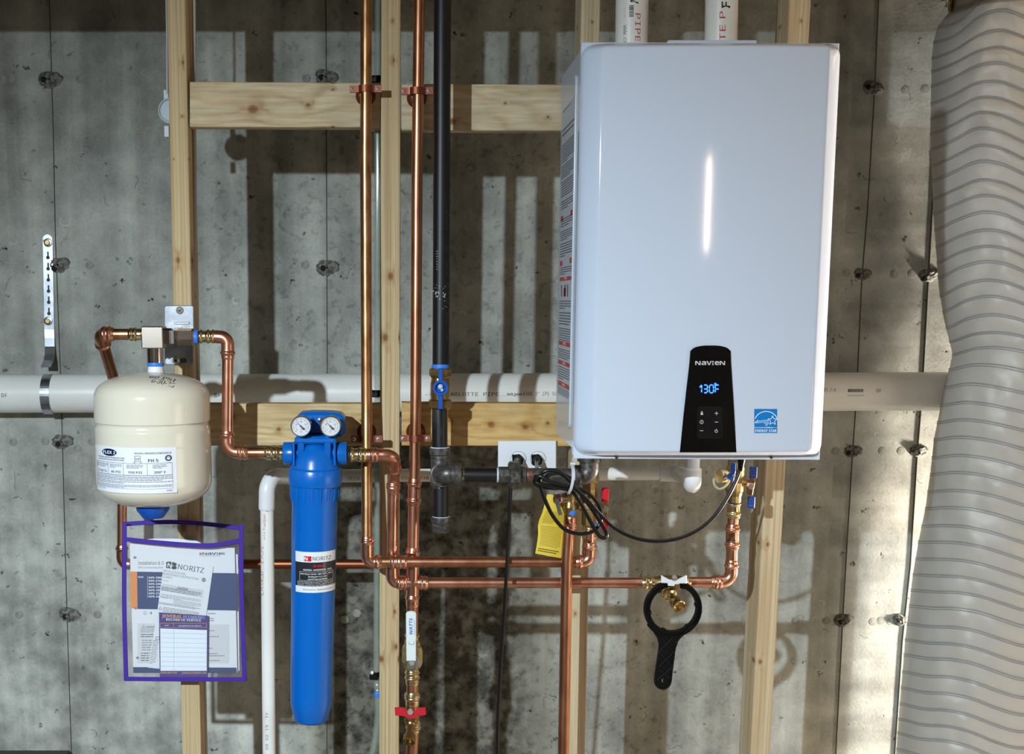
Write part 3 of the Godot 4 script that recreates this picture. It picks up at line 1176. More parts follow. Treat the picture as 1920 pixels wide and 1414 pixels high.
func drain_and_condensate() -> void:
	# the three-inch drain along the wall
	var z := -0.455
	var r := 0.0445
	var yl := P(0, 738.5, z).y
	var a := Vector3(P(-80, 738, z).x, yl, z)
	var e := Vector3(P(1786, 733, z).x, P(1786, 734, z).y, z)
	var o := thing("drain_pipe", "thick white plastic drain pipe running level along the concrete wall behind the studs", "pipe", a.lerp(e, 0.5))
	tube("pipe", o, M.pvc, [a, a.lerp(e, 0.5), e], r, 0.5, 40)
	var p := Print.new()
	var k := rgb(66, 66, 66)
	for x in [8.0, 408.0]:
		p.text(x, 742, 7, "DF", k, 0.5, "Droid Sans Mono", 11)
		print_part("mark", p, on_hpipe(738.3, z, r), o)
		p = Print.new()
	p.text(798, 740, 6.5, "--", k, 0.0, "Droid Sans Mono", 9)
	p.text(829, 740, 6.5, "CHARLOTTE PIPE", k, 0.0, "Droid Sans Mono", 106)
	p.text(937, 740, 5, "...", k, 0.0, "Droid Sans Mono", 11)
	p.text(951, 739, 5, "belt,jyom", k, 0.0, "Droid Sans Bold", 27)
	p.text(980, 739, 6.5, "4300 3\" IPS SCH 40", k, 0.0, "Droid Sans Mono", 82)
	print_part("lettering", p, on_hpipe(738.3, z, r), o)
	p = Print.new()
	p.text(1648, 733, 6, "DF", k, 0.5, "Droid Sans Mono", 9)
	print_part("mark", p, on_hpipe(733.0, z, r), o)
	p = Print.new()
	p.text(1567, 732, 6, "XT.7-6", k, 1.0, "Droid Sans Mono", 22)
	var rng := RandomNumberGenerator.new()
	rng.seed = 9
	var x := 1590.0
	while x < 1620:
		var w := rng.randf_range(0.7, 2.4)
		p.rect(x, 727, x + w, 733, k)
		x += w + rng.randf_range(0.6, 1.4)
	p.frame(1590, 737.5, 1620, 740.5, 0.6, rgb(120, 120, 118))
	print_part("barcode", p, on_hpipe(733.0, z, r), o)
	# perforated hanger on the wall, its band round the drain
	o = thing("pipe_hanger_strap", "perforated steel strap screwed to the concrete at the left, its band round the drain pipe", "strap", P(90, 520, WALLZ))
	var b := MB.new()
	var c := []
	for i in 14:
		c.append(P(lerpf(89.5, 92.5, i / 13.0), lerpf(449, 618, i / 13.0), WALLZ + 0.003))
	for q in [[93.0, 634, 0.005], [93.5, 650, 0.009], [93.0, 664, 0.017], [91.0, 676, 0.032], [86.0, 688, 0.055]]:
		c.append(P(q[0], q[1], WALLZ + q[2]))
	strip(b, c, Vector3.RIGHT, 0.0225, 0.0022)
	b.lathe(P(89.5, 449, WALLZ + 0.0019), Vector3.BACK, [0, 0.0113, 0.0022, 0.0113, 0.0022, 0.0], 24)
	part("strap", b, M.zinc, o)
	b = MB.new()
	c = []
	var yc := P(80, 738.5, z).y
	for i in 25:
		var an := lerpf(1.35, -1.7, i / 24.0)
		c.append(Vector3(P(lerpf(84, 82, i / 24.0), 738, z + r).x, yc + sin(an) * (r + 0.0015), z + cos(an) * (r + 0.0015)))
	strip(b, c, Vector3.RIGHT, 0.021, 0.002)
	part("band", b, M.zinc, o)
	for y in [483.0, 504.0, 525.0, 546.0, 567.0, 588.0]:
		b = MB.new()
		var kx := lerpf(89.5, 92.5, (y - 449) / 170.0)
		b.lathe(P(kx, y, WALLZ + 0.0032), Vector3.BACK, [0, 0.0042, 0.0011, 0.0042, 0.0011, 0], 12)
		b.rbox(P(kx, y - 6, WALLZ + 0.0037), Vector3(0.0036, 0.0125, 0.0012), 0.0002)
		part("keyhole", b, M.seam, o)
	for q in [[90.0, 455.0], [90.5, 602.0]]:
		b = MB.new()
		var ctr := P(q[0], q[1], WALLZ + 0.004)
		b.lathe(ctr, Vector3.BACK, [0, 0.0100, 0.0014, 0.0100, 0.0018, 0.0094, 0.0018, 0.003], 24)
		var ws := part("washer", b, M.zinc, o)
		b = MB.new()
		nut(b, ctr + Vector3(0, 0, 0.0045), Vector3.BACK, 0.006, 0.0062)
		part("screw_head", b, M.brass_dull, ws)
	# condensate drain: a thin white plastic line from the heater along the wall and down
	z = -0.112
	var zv := -0.045
	r = 0.0137
	o = thing("condensate_pipe", "thin white plastic condensate pipe dropping beside the blue filter after its level run", "pipe", P(500, 1200, zv))
	var foot := P(500, 1414, zv)
	foot.y = 0.0385
	tube("pipe", o, M.pvc, [foot, P(500.5, 930, zv)], r, 0.03, 24)
	fitting("elbow", o, M.pvc_white, [P(500, 956, zv), P(501, 893, zv), P(545, 893, z)], r + 0.0028, [], 0.0, 0.034)
	tube("pipe", o, M.pvc, [P(536, 893, z + 0.012), P(560, 893, z), P(1248, 888, z)], r, 0.03, 24)
	fitting("coupling", o, M.pvc_white, PL([1236, 888, 1264, 888], z), r + 0.003, [])
	fitting("elbow", o, M.pvc_white, [P(1258, 888, z), P(1276, 889, z), P(1276, 890, z + 0.04)], r + 0.003, [], 0.0, 0.02)
	tube("pipe", o, M.pvc, [P(1276, 890, z + 0.04), P(1299, 909, 0.08)], 0.0128, 0.03, 24)
	fitting("elbow", o, M.pvc_white, [P(1296, 907, 0.06), P(1299, 910, 0.115), P(1300, 878, 0.115)], 0.0158, [], 0.0, 0.017)
	tube("pipe", o, M.pvc_white, [P(1300, 890, 0.115), P(1301, 852, 0.115)], 0.0116, 0.03, 24)
	var p2 := Print.new()
	var red := rgb(196, 74, 70)
	p2.text(494, 1117, 7, "CHARLOTTE PIPE", red, 0.0, "Droid Sans", 92, 1.0, -PI / 2)
	p2.text(497, 1012, 4, "u.l.u", red, 0.0, "Droid Sans", 14, 1.0, -PI / 2)
	p2.text(498, 996, 5, "TrueSpan", red, 0.0, "Droid Sans", 32, 1.0, -PI / 2, 0.2)
	p2.text(504, 960, 5, "M", red, 0.0, "Droid Sans", 5, 1.0, -PI / 2)
	var grey := rgb(110, 112, 120)
	p2.text(491, 1424, 4.5, "WWW.CHARLOTTEPIPE.COM", grey, 0.0, "Droid Sans Mono", 74, 1.0, -PI / 2, 0.2)
	p2.text(503, 1424, 5, "15 09 02 19  TF", grey, 0.0, "Droid Sans Mono", 88, 1.0, -PI / 2)
	print_part("lettering", p2, on_vpipe(foot, P(500.5, 930, zv), r), o)
	p2 = Print.new()
	p2.text(652, 899, 6, "CP-115", rgb(110, 90, 74), 0.0, "Droid Sans", 22)
	p2.text(752, 897, 5, "27/12  118", rgb(150, 74, 60), 0.0, "Droid Sans", 52)
	print_part("lettering", p2, on_hpipe(892, z, r), o)


func gas_line() -> void:
	var z := 0.10
	var o := thing("gas_pipe", "thick black gas pipe dropping from the ceiling between copper riser and heater", "pipe", P(827, 340, z))
	var a := above(P(830, -70, z))
	var b1 := P(826.5, 692, z)
	tube("pipe", o, M.black_pipe, [a, b1], 0.0156, 0.03, 28)
	var p := Print.new()
	var w := rgb(150, 152, 156)
	p.text(822, 506, 4, "0 2 4 0 1 8 0 8", w, 0.0, "Droid Sans Mono", 36, 1.0, -PI / 2)
	p.text(840, 640, 4, "ASTM A53 GR B  USA", rgb(52, 54, 58), 0.0, "Droid Sans Mono", 250, 1.0, -PI / 2)
	var rng := RandomNumberGenerator.new()
	rng.seed = 31
	for k in 34:
		var x := 819.0 + rng.randfn(0, 3)
		var y := 548.0 + rng.randfn(0, 7)
		if k > 20:
			x = 831 + rng.randfn(0, 2)
			y = 556 + rng.randfn(0, 9)
		p.rect(x, y, x + rng.randf_range(0.5, 2.0), y + rng.randf_range(0.5, 2.6), rgb(206, 208, 210))
	print_part("lettering", p, on_vpipe(P(830, -70, z), b1, 0.0156), o)
	fitting("thread_tape", o, M.tape_blue, [P(826, 683, z), P(826, 693, z)], 0.0168, [])
	# brass gas cock
	var v := thing("gas_valve", "brass gas ball valve with a blue ring handle on the black gas pipe", "valve", P(826, 728, z))
	var mb := MB.new()
	var top := P(825.8, 690, z)
	var bot := P(825.3, 766, z)
	var l := (top - bot).length()
	var dn := (bot - top) / l
	mb.lathe(top, dn, [0, 0.0165, 0.001, 0.019, 0.016, 0.019, 0.0185, 0.0168, 0.024, 0.0172, 0.028, 0.0182, 0.050, 0.0182, 0.056, 0.0172, l - 0.018, 0.0172, l - 0.016, 0.0172, l - 0.0155, 0.016], 32)
	nut(mb, top + dn * 0.0085, dn, 0.016, 0.0212, 8, 0.2)
	nut(mb, bot - dn * 0.0085, dn, 0.018, 0.0216, 8, 0.2)
	part("body", mb, M.brass_dull, v)
	mb = MB.new()
	var hc := P(826, 727.5, z + 0.034)
	mb.lathe(hc + Vector3(0, 0, -0.010), Vector3.BACK, [0, 0.0085, 0.0, 0.0135, 0.009, 0.0145, 0.0105, 0.0140, 0.0105, 0.0100, 0.003, 0.0088, 0.003, 0.0], 32)
	mb.rbox(hc + Vector3(0, 0.0228, -0.006), Vector3(0.0082, 0.026, 0.006), 0.001)
	mb.rbox(hc + Vector3(0, -0.0250, -0.006), Vector3(0.0088, 0.030, 0.006), 0.001)
	part("handle", mb, mat(rgb(0, 78, 170), 0.35), v)
	mb = MB.new()
	mb.lathe(hc + Vector3(0.0, 0.002, -0.008), Vector3.BACK, [0, 0.0048, 0.007, 0.0048, 0.009, 0.003, 0.0095, 0], 12)
	mb.lathe(hc + Vector3(0.003, -0.004, -0.008), Vector3.BACK, [0, 0.003, 0.006, 0.0028, 0.0075, 0], 10)
	part("stem", mb, M.dope, v)
	mb = MB.new()
	mb.lathe(hc + Vector3(0, 0, -0.03), Vector3.BACK, [0, 0.009, 0.022, 0.009], 16)
	part("bonnet", mb, M.brass_dull, v)
	# nipple, tee with cap, street elbow, union and the run to the heater
	o = thing("gas_manifold", "dark iron gas tee with drip leg cap and level run with union to the heater", "pipe fitting", P(825, 890, z))
	tube("nipple", o, M.bare_steel, [P(824.5, 764, z), P(824.5, 846, z)], 0.0149, 0.03, 28)
	mb = MB.new()
	var t0 := P(825, 839, z)
	var t1 := P(826, 911, z)
	l = (t1 - t0).length()
	mb.lathe(t0, t1 - t0, [0, 0.0165, 0.0004, 0.0205, 0.0125, 0.0205, 0.015, 0.0180, 0.022, 0.0185, l - 0.014, 0.0185, l - 0.012, 0.0192, l - 0.001, 0.0192, l, 0.015], 30)
	mb.lathe(P(826, 889, z), Vector3.BACK, [0, 0.0185, 0.020, 0.0190, 0.022, 0.0208, 0.031, 0.0208, 0.0315, 0.015], 30)
	part("tee", mb, M.iron, o)
	fitting("pipe_dope", o, M.dope, [P(825, 837.8, z), P(825, 840.5, z)], 0.0190, [])
	fitting("pipe_dope", o, M.dope, [P(826, 889, z + 0.0305), P(826, 889, z + 0.033)], 0.0196, [])
	var ze := 0.158
	mb = MB.new()
	var path := bend([P(826, 889, z + 0.03), P(829, 889, ze), P(864, 889.5, ze)], 0.019, 0.0011)
	mb.sweep(path, func(s: float, ll: float) -> float: return 0.0170 + (0.0042 if ll - s < 0.012 else 0.0) + (0.0026 if s < 0.010 else 0.0), 28)
	part("street_elbow", mb, M.iron, o)
	fitting("thread", o, M.nickel, PL([862, 890, 872, 890], ze), 0.0131, [])
	tube("nipple", o, M.black_pipe, PL([870.5, 890.5, 931, 891], ze), 0.0135, 0.03, 24)
	fitting("pipe_dope", o, M.dope, PL([929, 891, 939, 891], ze), 0.0137, [])
	mb = MB.new()
	var ua := P(934, 891, ze)
	mb.lathe(ua, Vector3.RIGHT, [0, 0.0135, 0.001, 0.0158, 0.02, 0.0158, 0.021, 0.014], 8, true)
	nut(mb, P(964.5, 891, ze), Vector3.RIGHT, 0.0225, 0.0268, 8, 0.39)
	mb.lathe(P(976, 891, ze), Vector3.RIGHT, [-0.004, 0.012, -0.003, 0.0160, 0.009, 0.0160, 0.011, 0.013], 24)
	part("union", mb, M.iron, o)
	fitting("thread", o, mat(rgb(120, 86, 70), 0.5, 0.6), PL([986, 891, 1001, 891], ze), 0.0133, [])
	tube("pipe", o, M.iron, PL([999, 891, 1080, 892], ze), 0.0136, 0.03, 24)
	mb = MB.new()
	path = bend(PL([1076, 892, 1104, 892, 1105, 853], ze), 0.022, 0.0012)
	mb.sweep(path, func(s: float, ll: float) -> float: return 0.0178 + (0.0022 if s < 0.011 else 0.0) + (0.0042 if ll - s < 0.013 else 0.0), 28)
	part("elbow", mb, M.iron, o)
	fitting("pipe_dope", o, M.dope, PL([1074.5, 892, 1077.5, 892], ze), 0.0185, [])
	tube("nipple", o, M.black_pipe, [P(827, 908, z), P(826.5, 974, z)], 0.0148, 0.03, 26)
	fitting("thread", o, M.nickel, [P(826.5, 911, z), P(826.5, 916.5, z)], 0.0150, [])
	mb = MB.new()
	var c0 := P(827, 969, z)
	mb.lathe(c0, Vector3.DOWN, [0, 0.0155, 0.0008, 0.0190, 0.008, 0.0194, 0.0105, 0.0182, 0.011, 0.015], 28)
	mb.lathe(c0 + Vector3(0, -0.010, 0), Vector3.DOWN, [0, 0.0178, 0.017, 0.0172, 0.020, 0.0155, 0.0205, 0.0], 8, true, 0.2)
	part("cap", mb, M.iron, o)
	fitting("pipe_dope", o, M.dope, [P(827, 968, z), P(827, 970.5, z)], 0.0168, [])


func copper_lines() -> void:
	# hangers first: bell hangers screwed to the blocking
	var hang := func(px: float, py: float, zc: float, label: String) -> void:
		var o := thing("pipe_hanger", label, "pipe hanger", P(px, py, 0.0), "copper pipe hangers on the blocking")
		var b := MB.new()
		var up := 1.0 if py > 500 else -1.0
		b.lathe(Vector3(P(px, py, 0.0).x, P(px, py + 13.0 * -up, 0.0).y, 0.0), Vector3.BACK, [0, 0.0190, 0.0025, 0.0185, 0.008, 0.013, zc - 0.014, 0.0105, zc - 0.013, 0.0], 26)
		part("bell", b, mat(rgb(128, 72, 52), 0.4, 1.0), o)
		b = MB.new()
		var c := P(px, py, zc)
		var arc := []
		arc.append(c + Vector3(-0.030, 0, 0.003))
		arc.append(c + Vector3(-0.0165, 0, 0.003))
		for i in 13:
			var an := lerpf(PI - 0.35, 0.35, i / 12.0)
			arc.append(c + Vector3(cos(an) * 0.0128, 0, sin(an) * 0.0128))
		arc.append(c + Vector3(0.0165, 0, 0.003))
		arc.append(c + Vector3(0.030, 0, 0.003))
		strip(b, arc, Vector3.UP, 0.0125, 0.0018)
		var back := []
		for q in arc:
			back.append(Vector3(q.x, q.y, c.z - (q.z - c.z) - 0.0))
		strip(b, back, Vector3.UP, 0.0125, 0.0018)
		part("clamp", b, M.hanger, o)
		screw(o, c + Vector3(-0.0245, 0, 0.004), 0.0044)
		screw(o, c + Vector3(0.0225, 0, 0.004), 0.0044)
	M.hanger = mat(rgb(146, 86, 66), 0.45, 0.9)
	hang.call(685.5, 167.0, 0.045, "copper pipe hanger on upper left blocking, holding the left riser")
	hang.call(781.5, 171.0, 0.052, "copper pipe hanger on upper right blocking, holding the right riser")
	hang.call(687.5, 823.0, 0.051, "copper pipe hanger on lower blocking right of the pressure gauges")
	hang.call(779.5, 822.0, 0.052, "copper pipe hanger on lower blocking just left of the gas pipe")
	# left riser and hot line
	var z := 0.078
	var o := thing("hot_copper_line", "tarnished copper riser left of the middle stud, turning right below as the upper level pipe", "pipe", P(688, 700, z))
	tube("pipe", o, M.copper_old, [above(P(687, -70, 0.044)), P(687, -70, 0.044), P(685.5, 300, 0.045), P(687.5, 760, 0.049), P(688, 1018, z)], RC, 0.4, 24)
	fitting("elbow", o, M.copper_new, PL([688, 1006, 688.5, 1054, 716, 1054], z), RC + 0.0018, [0.010, -0.009], 0.0024, 0.026)
	tube("pipe", o, M.copper_old, PL([706, 1054, 738, 1054], z), RC)
	fitting("coupling", o, M.copper, PL([731, 1054, 763, 1054], z), RC + 0.0016, [0.005, 0.013, -0.014, -0.005], 0.0016)
	tube("pipe", o, M.copper_brown, PL([755, 1054, 1090, 1054], z), RC, 0.03, 24)
	fitting("elbow", o, M.copper_new, PL([1078, 1054, 1105, 1053, 1106, 1016], z), RC + 0.0018, [0.009, -0.010], 0.0024, 0.024)
	tube("pipe", o, M.copper_new, PL([1106, 1022, 1106, 1000], z), RC)
	# right riser
	z = 0.05
	o = thing("cold_copper_riser", "clean copper riser right of the middle stud, running down to the tee", "pipe", P(780, 600, z))
	tube("pipe", o, M.copper_brown, [above(P(787, -70, z)), P(787, -70, z), P(782, 340, z), P(779.5, 760, z), P(777, 905, z)], RC, 0.4, 24)
	fitting("coupling", o, M.copper, PL([777.5, 897, 776, 948], z), RC + 0.0018, [0.010, -0.010], 0.0024)
	tube("pipe", o, M.copper, PL([776, 940, 774, 1064], z), RC + 0.0006, 0.03, 24)
	fitting("tee", o, M.copper_new, PL([774.5, 1027, 773, 1137], z), RC + 0.0022, [0.009, -0.018], 0.0024)
	fitting("tee_branch", o, M.copper_new, PL([742, 1092, 803, 1093], z), RC + 0.0022, [0.006, 0.014, -0.014, -0.006], 0.0018)
	tube("pipe", o, M.copper_brown, PL([773, 1130, 773, 1200], z), RC + 0.0012, 0.03, 24)
	# from the filter down to the tee
	o = thing("filter_outlet_pipe", "bright copper pipe from the filter's right port down the middle stud", "pipe", P(737, 970, z))
	fitting("adapter", o, M.brass, PL([653, 853, 688, 853], 0.12), 0.0122, [0.006, 0.022, 0.030], 0.0022)
	fitting("elbow", o, M.copper, [P(684, 853, 0.12), P(740, 853, 0.12), P(739, 882, 0.075)], RC + 0.0014, [0.014, 0.021, -0.006], 0.0026, 0.022)
	fitting("elbow", o, M.copper, [P(738.5, 874, 0.085), P(738, 896, 0.052), P(737, 926, 0.05)], RC + 0.0014, [0.006, -0.018, -0.012], 0.0022, 0.02)
	tube("pipe", o, M.copper_new, PL([737, 910, 735, 1062], z), RC + 0.0004, 0.03, 24)
	fitting("elbow", o, M.copper_new, PL([735, 1050, 735.5, 1093, 764, 1093], z), RC + 0.0018, [0.007, -0.012, -0.004], 0.0024, 0.026)
	var p := Print.new()
	p.text(737, 893, 5, "TI", rgb(28, 18, 14), 0.5, "Droid Sans Bold", 9)
	p.text(738, 899, 3.5, "334", rgb(28, 18, 14), 0.5, "Droid Sans Bold", 9)
	print_part("lettering", p, on_vpipe(P(738, 870, 0.052), P(738, 930, 0.052), 0.0125), o)
	p = Print.new()
	p.text(782, 912, 3, "3/4", rgb(40, 24, 18), 0.5, "Droid Sans Bold", 9)
	p.text(782, 918, 3, "CU", rgb(40, 24, 18), 0.5, "Droid Sans Bold", 9)
	print_part("lettering", p, on_vpipe(P(777.5, 897, 0.05), P(776, 948, 0.05), RC + 0.0019), get_node("cold_copper_riser"))
	# cold line to the heater
	o = thing("cold_copper_line", "clean copper pipe along the lower level run, turning up to the heater's right inlet", "pipe", P(1000, 1093, z))
	tube("pipe", o, M.copper, PL([800, 1093, 1215, 1093], z), RC, 0.03, 24)
	fitting("adapter", o, M.brass, PL([1203, 1093, 1228, 1093], z), RC + 0.0018, [0.007, 0.018], 0.0022)
	tube("pipe", o, M.copper, PL([1280, 1092, 1345, 1092], z), RC, 0.03, 24)
	fitting("elbow", o, M.copper_new, PL([1333, 1092, 1371, 1091, 1372, 1050], z), RC + 0.0018, [0.009, 0.016, -0.012], 0.0024, 0.024)
	tube("pipe", o, M.copper_new, PL([1372, 1062, 1373, 1015], z), RC + 0.0005, 0.03, 24)
	fitting("coupling", o, M.copper_new, PL([1373, 1030, 1374, 983], z), RC + 0.0022, [0.010, -0.010], 0.0026)
	tube("pipe", o, M.copper, PL([1374, 990, 1375, 966], z), RC, 0.03, 24)
	p = Print.new()
	p.rect(1366, 1013, 1379, 1018.5, rgb(46, 26, 20))
	p.text(1372.5, 1017, 2.6, "3/4 CU", rgb(190, 130, 104), 0.5, "Droid Sans Bold", 11, 2)
	print_part("lettering", p, on_vpipe(P(1373, 1030, z), P(1374, 983, z), RC + 0.0023), o)
	# relief discharge
	z = 0.105
	o = thing("relief_discharge_pipe", "brown copper discharge pipe dropping from the relief valve with yellow tag", "pipe", P(1060, 1200, z))
	var foot := P(1057, 1414, z)
	foot.y = 0.04
	tube("pipe", o, M.copper_brown, [P(1068, 968, z), P(1063, 1050, z), foot], RC + 0.0002, 0.6, 24)
	fitting("adapter", o, M.copper, PL([1070, 968, 1068, 994], z), RC + 0.0012, [-0.005, -0.012], 0.002)


func expansion_tank() -> void:
	# bracket with the quick-connect valve block
	var o := thing("tank_bracket", "shiny steel bracket with square valve block screwed to the left stud above the tank", "bracket", P(336, 632, 0.0))
	var b := MB.new()
	var corner := func(x0: float, y0: float, x1: float, y1: float, r: float) -> Array:
		var q := []
		for k in 4:
			var cx := x1 - r if k in [0, 3] else x0 + r
			var cy := y0 + r if k in [0, 1] else y1 - r
			for i in 5:
				var an := PI / 2 * (k + i / 4.0)
				q.append_array([cx + cos(an) * r, cy - sin(an) * r])
		return q
	b.slab(PL(corner.call(308, 573, 363, 626, 4), 0.008), Vector3.BACK, 0.004, 0.0012)
	b.slab(PL(corner.call(309, 640, 363, 684, 5), 0.008), Vector3.BACK, 0.004, 0.0012)
	b.rbox(P(336, 632, 0.018), Vector3(0.052, 0.030, 0.034), 0.004)
	part("plate", b, M.bracket_steel, o)
	b = MB.new()
	b.rbox(P(341, 606, 0.0085), Vector3(0.030, 0.004, 0.003), 0.001, Basis(Vector3.BACK, 0.02))
	part("rib", b, M.nickel, o)
	screw(o, P(337, 582, 0.009), 0.0075)
	screw(o, P(330, 676, 0.009), 0.0078)
	b = MB.new()
	b.rbox(P(344, 676, 0.0083), Vector3(0.012, 0.0085, 0.0012), 0.0004)
	part("slot", b, M.seam, o)
	var zb := 0.185
	b = MB.new()
	var fc := P(285, 633, zb)
	b.rbox(fc + Vector3(0, 0, -0.020), Vector3(0.039, 0.0395, 0.040), 0.0016)
	part("block", b, M.nickel, o)
	b = MB.new()
	var yb := fc.y
	# waist of the block reaching back to the plate
	b.rbox(Vector3(fc.x + 0.008, yb, 0.095), Vector3(0.050, 0.032, 0.12), 0.004)
	part("waist", b, M.chrome, o)
	b = MB.new()
	nut(b, P(347, 632, 0.12), Vector3.RIGHT, 0.036, 0.0165, 6, 0.25)
	part("port_nut", b, M.chrome, o)
	fitting("thread_tape", o, M.tape_blue, PL([363, 632, 372, 632], 0.12), 0.0135, [])
	b = MB.new()
	var nk := P(291, 652, 0.168)
	b.lathe(nk, Vector3.DOWN, [0, 0.0150, 0.027, 0.0150, 0.028, 0.013], 28)
	part("collar", b, M.chrome, o)
	fitting("thread_tape", o, M.tape_blue, [nk + Vector3(0, -0.027, 0), nk + Vector3(0, -0.0335, 0)], 0.0156, [])
	# the tank
	var zc := 0.175
	var top := P(289, 699, zc)
	o = thing("expansion_tank", "cream painted expansion tank with white data label, hanging in front of the left stud", "tank", P(288, 830, zc))
	b = MB.new()
	var sy := func(py: float) -> float: return top.y - P(288, py, zc + 0.05).y
	var r := 0.1043
	var cx := Vector3(P(287.5, 830, zc).x, top.y, zc)
	b.lathe(cx, Vector3.DOWN, smooth_profile([-0.002, 0.0, -0.001, 0.02, 0.002, 0.040, 0.006, 0.060, 0.013, 0.080, 0.022, 0.094, 0.033, 0.1015, 0.046, r, 0.085, r, sy.call(786), r - 0.0002, sy.call(792), r - 0.0015, sy.call(797), r - 0.0032, sy.call(802), r - 0.0026, sy.call(807), r - 0.0006, sy.call(812), r - 0.0002, sy.call(834), r - 0.0002, sy.call(838), r + 0.0006, sy.call(842), r + 0.0004, sy.call(900), r + 0.0004, sy.call(915), r - 0.001, sy.call(927), r - 0.006, sy.call(938), r - 0.017, sy.call(947), r - 0.034, sy.call(952), r - 0.055, sy.call(955), 0.0]), 72)
	part("shell", b, M.cream, o)
	b = MB.new()
	b.lathe(nk + Vector3(0, -0.033, 0), Vector3.DOWN, [0, 0.0135, 0.010, 0.0150, 0.020, 0.019, 0.024, 0.026], 28)
	part("neck", b, M.pvc_white, o)
	b = MB.new()
	var cb := P(287, 962, zc + 0.02)
	b.lathe(Vector3(cb.x, cb.y + 0.014, cb.z), Vector3.DOWN, [0, 0.031, 0.008, 0.0295, 0.020, 0.021, 0.0225, 0.019, 0.0225, 0.0], 30)
	part("valve_cap", b, mat(rgb(16, 76, 170), 0.4), o)
	# data label wrapped round the shell
	var p := Print.new()
	var axis_px := 287.5
	var map := func(q: Vector2) -> Array:
		var an := asin(clampf((q.x - axis_px) / 107.0, -0.985, 0.985))
		var n := Vector3(sin(an), 0, cos(an))
		return [Vector3(cx.x, P(axis_px, q.y - 2.0, zc + r).y, zc) + n * (r + 0.0007), n]
	p.rect(192, 842, 346, 928, rgb(228, 232, 240), 0.0, 24)
	var ink := rgb(74, 78, 92)
	var navy := rgb(24, 30, 74)
	p.ring(Vector2(224.5, 852.5), 0.0, 15.8, navy, 1.0, 0.0, TAU, 0.44)
	p.text(224.5, 855.5, 6.0, "FLEX 2", rgb(236, 238, 244), 0.5, "Droid Sans Bold", 26, 2.0)
	p.text(227.5, 863.5, 2.6, "POTABLE WATER EXPANSION TANK", navy, 0.5, "Droid Sans Bold", 56)
	p.text(227.5, 867.5, 2.4, "FOR USE ON POTABLE WATER SYSTEMS", navy, 0.5, "Droid Sans Bold", 54)
	p.text(306, 854, 3.4, "MODEL/MODELO/MODELE", ink, 0.5, "Droid Sans Bold", 64)
	p.text(307, 869, 6.0, "PH 5", ink, 0.5, "Droid Sans Bold", 18)
	p.ring(Vector2(333, 862), 3.2, 5.8, ink, 1.0)
	p.path([Vector2(330, 862), Vector2(333, 860), Vector2(336, 862)], 0.8, ink)
	p.text(333, 871.5, 1.6, "LISTED", ink, 0.5, "Droid Sans", 9)
	p.frame(274, 857, 285, 868, 0.8, ink)
	p.text(279.5, 865, 4, "SP", ink, 0.5, "Droid Serif Bold", 8)
	p.path([Vector2(274, 868), Vector2(272, 870), Vector2(287, 870), Vector2(285, 868)], 0.7, ink)
	p.frame(194, 871, 339, 894, 0.6, ink)
	for x in [221.0, 252.0, 296.0]:
		p.rect(x, 871, x + 0.6, 894, ink)
	var rng := RandomNumberGenerator.new()
	rng.seed = 4
	for q in [[208.0, "3.1 Gal / 8 L", 22.0], [237.0, "40 PSI", 20.0], [274.0, "150 PSI", 26.0], [318.0, "200\u00b0 F", 20.0]]:
		p.text(q[0], 890.5, 4.4, q[1], ink, 0.5, "Droid Sans Bold", q[2])
		p.fine(q[0] - q[2] * 0.6, 874, q[0] + q[2] * 0.6, 882, 3, rgb(120, 122, 132), rng)
	p.fine(194, 896.5, 339, 905, 3, rgb(128, 130, 140), rng, 0.5)
	p.fine(194, 905.5, 339, 911, 2, rgb(128, 130, 140), rng, 0.5)
	p.fine(194, 912, 338, 919, 3, rgb(128, 130, 140), rng, 0.5)
	p.frame(193.5, 894, 339.5, 919.5, 0.5, rgb(120, 122, 132))
	p.fine(194, 921, 216, 923, 1, rgb(128, 130, 140), rng)
	p.text(333, 924.5, 2.4, "57249", ink, 0.5, "Droid Sans Bold", 9)
	print_part("data_label", p, map, o, M.ink_gloss, "white printed data label")
	# felt pen note on the shoulder
	var note := Print.new()
	var dome := func(q: Vector2) -> Array:
		var dx := (q.x - 288.0) / 1010.0
		var tt := (q.y - 701.0) / 20.0
		var rad := sqrt(dx * dx + pow(lerpf(0.040, 0.088, tt), 2.0))
		var prof := [[0.0, -0.002], [0.02, -0.001], [0.04, 0.002], [0.06, 0.006], [0.08, 0.013], [0.094, 0.022], [0.1015, 0.033]]
		var dn := 0.03
		for i in prof.size() - 1:
			if rad <= prof[i + 1][0]:
				dn = lerpf(prof[i][1], prof[i + 1][1], (rad - prof[i][0]) / (prof[i + 1][0] - prof[i][0]))
				break
		var zz := sqrt(maxf(rad * rad - dx * dx, 0.0))
		return [Vector3(cx.x + dx, top.y - dn, zc + zz), Vector3(dx, 0.14, zz * 0.9).normalized()]
	note.text(318, 709.5, 6, "60 PSI", rgb(20, 20, 22), 0.5, "Droid Serif", 46, 3.0, 0.0, 0.25)
	note.text(322, 717, 6, "6-30-25", rgb(20, 20, 22), 0.5, "Droid Serif", 40, 3.0, 0.0, 0.25)
	print_part("handwriting", note, dome, o, M.ink_gloss, "black felt pen note")
	# copper on both sides
	o = thing("tank_inlet_pipe", "copper pipe from the bracket's left port, bending back behind the tank to the wall", "pipe", P(200, 640, 0.17))
	var zl := 0.168
	fitting("adapter", o, M.brass, PL([239, 627, 268, 627], zl), 0.0104, [0.007, 0.014], 0.0024)
	tube("pipe", o, M.copper_brown, PL([210, 627, 246, 627], zl), 0.0102, 0.03, 24)
	var k0 := P(188, 627, zl)
	var k1 := P(212, 708, 0.055)
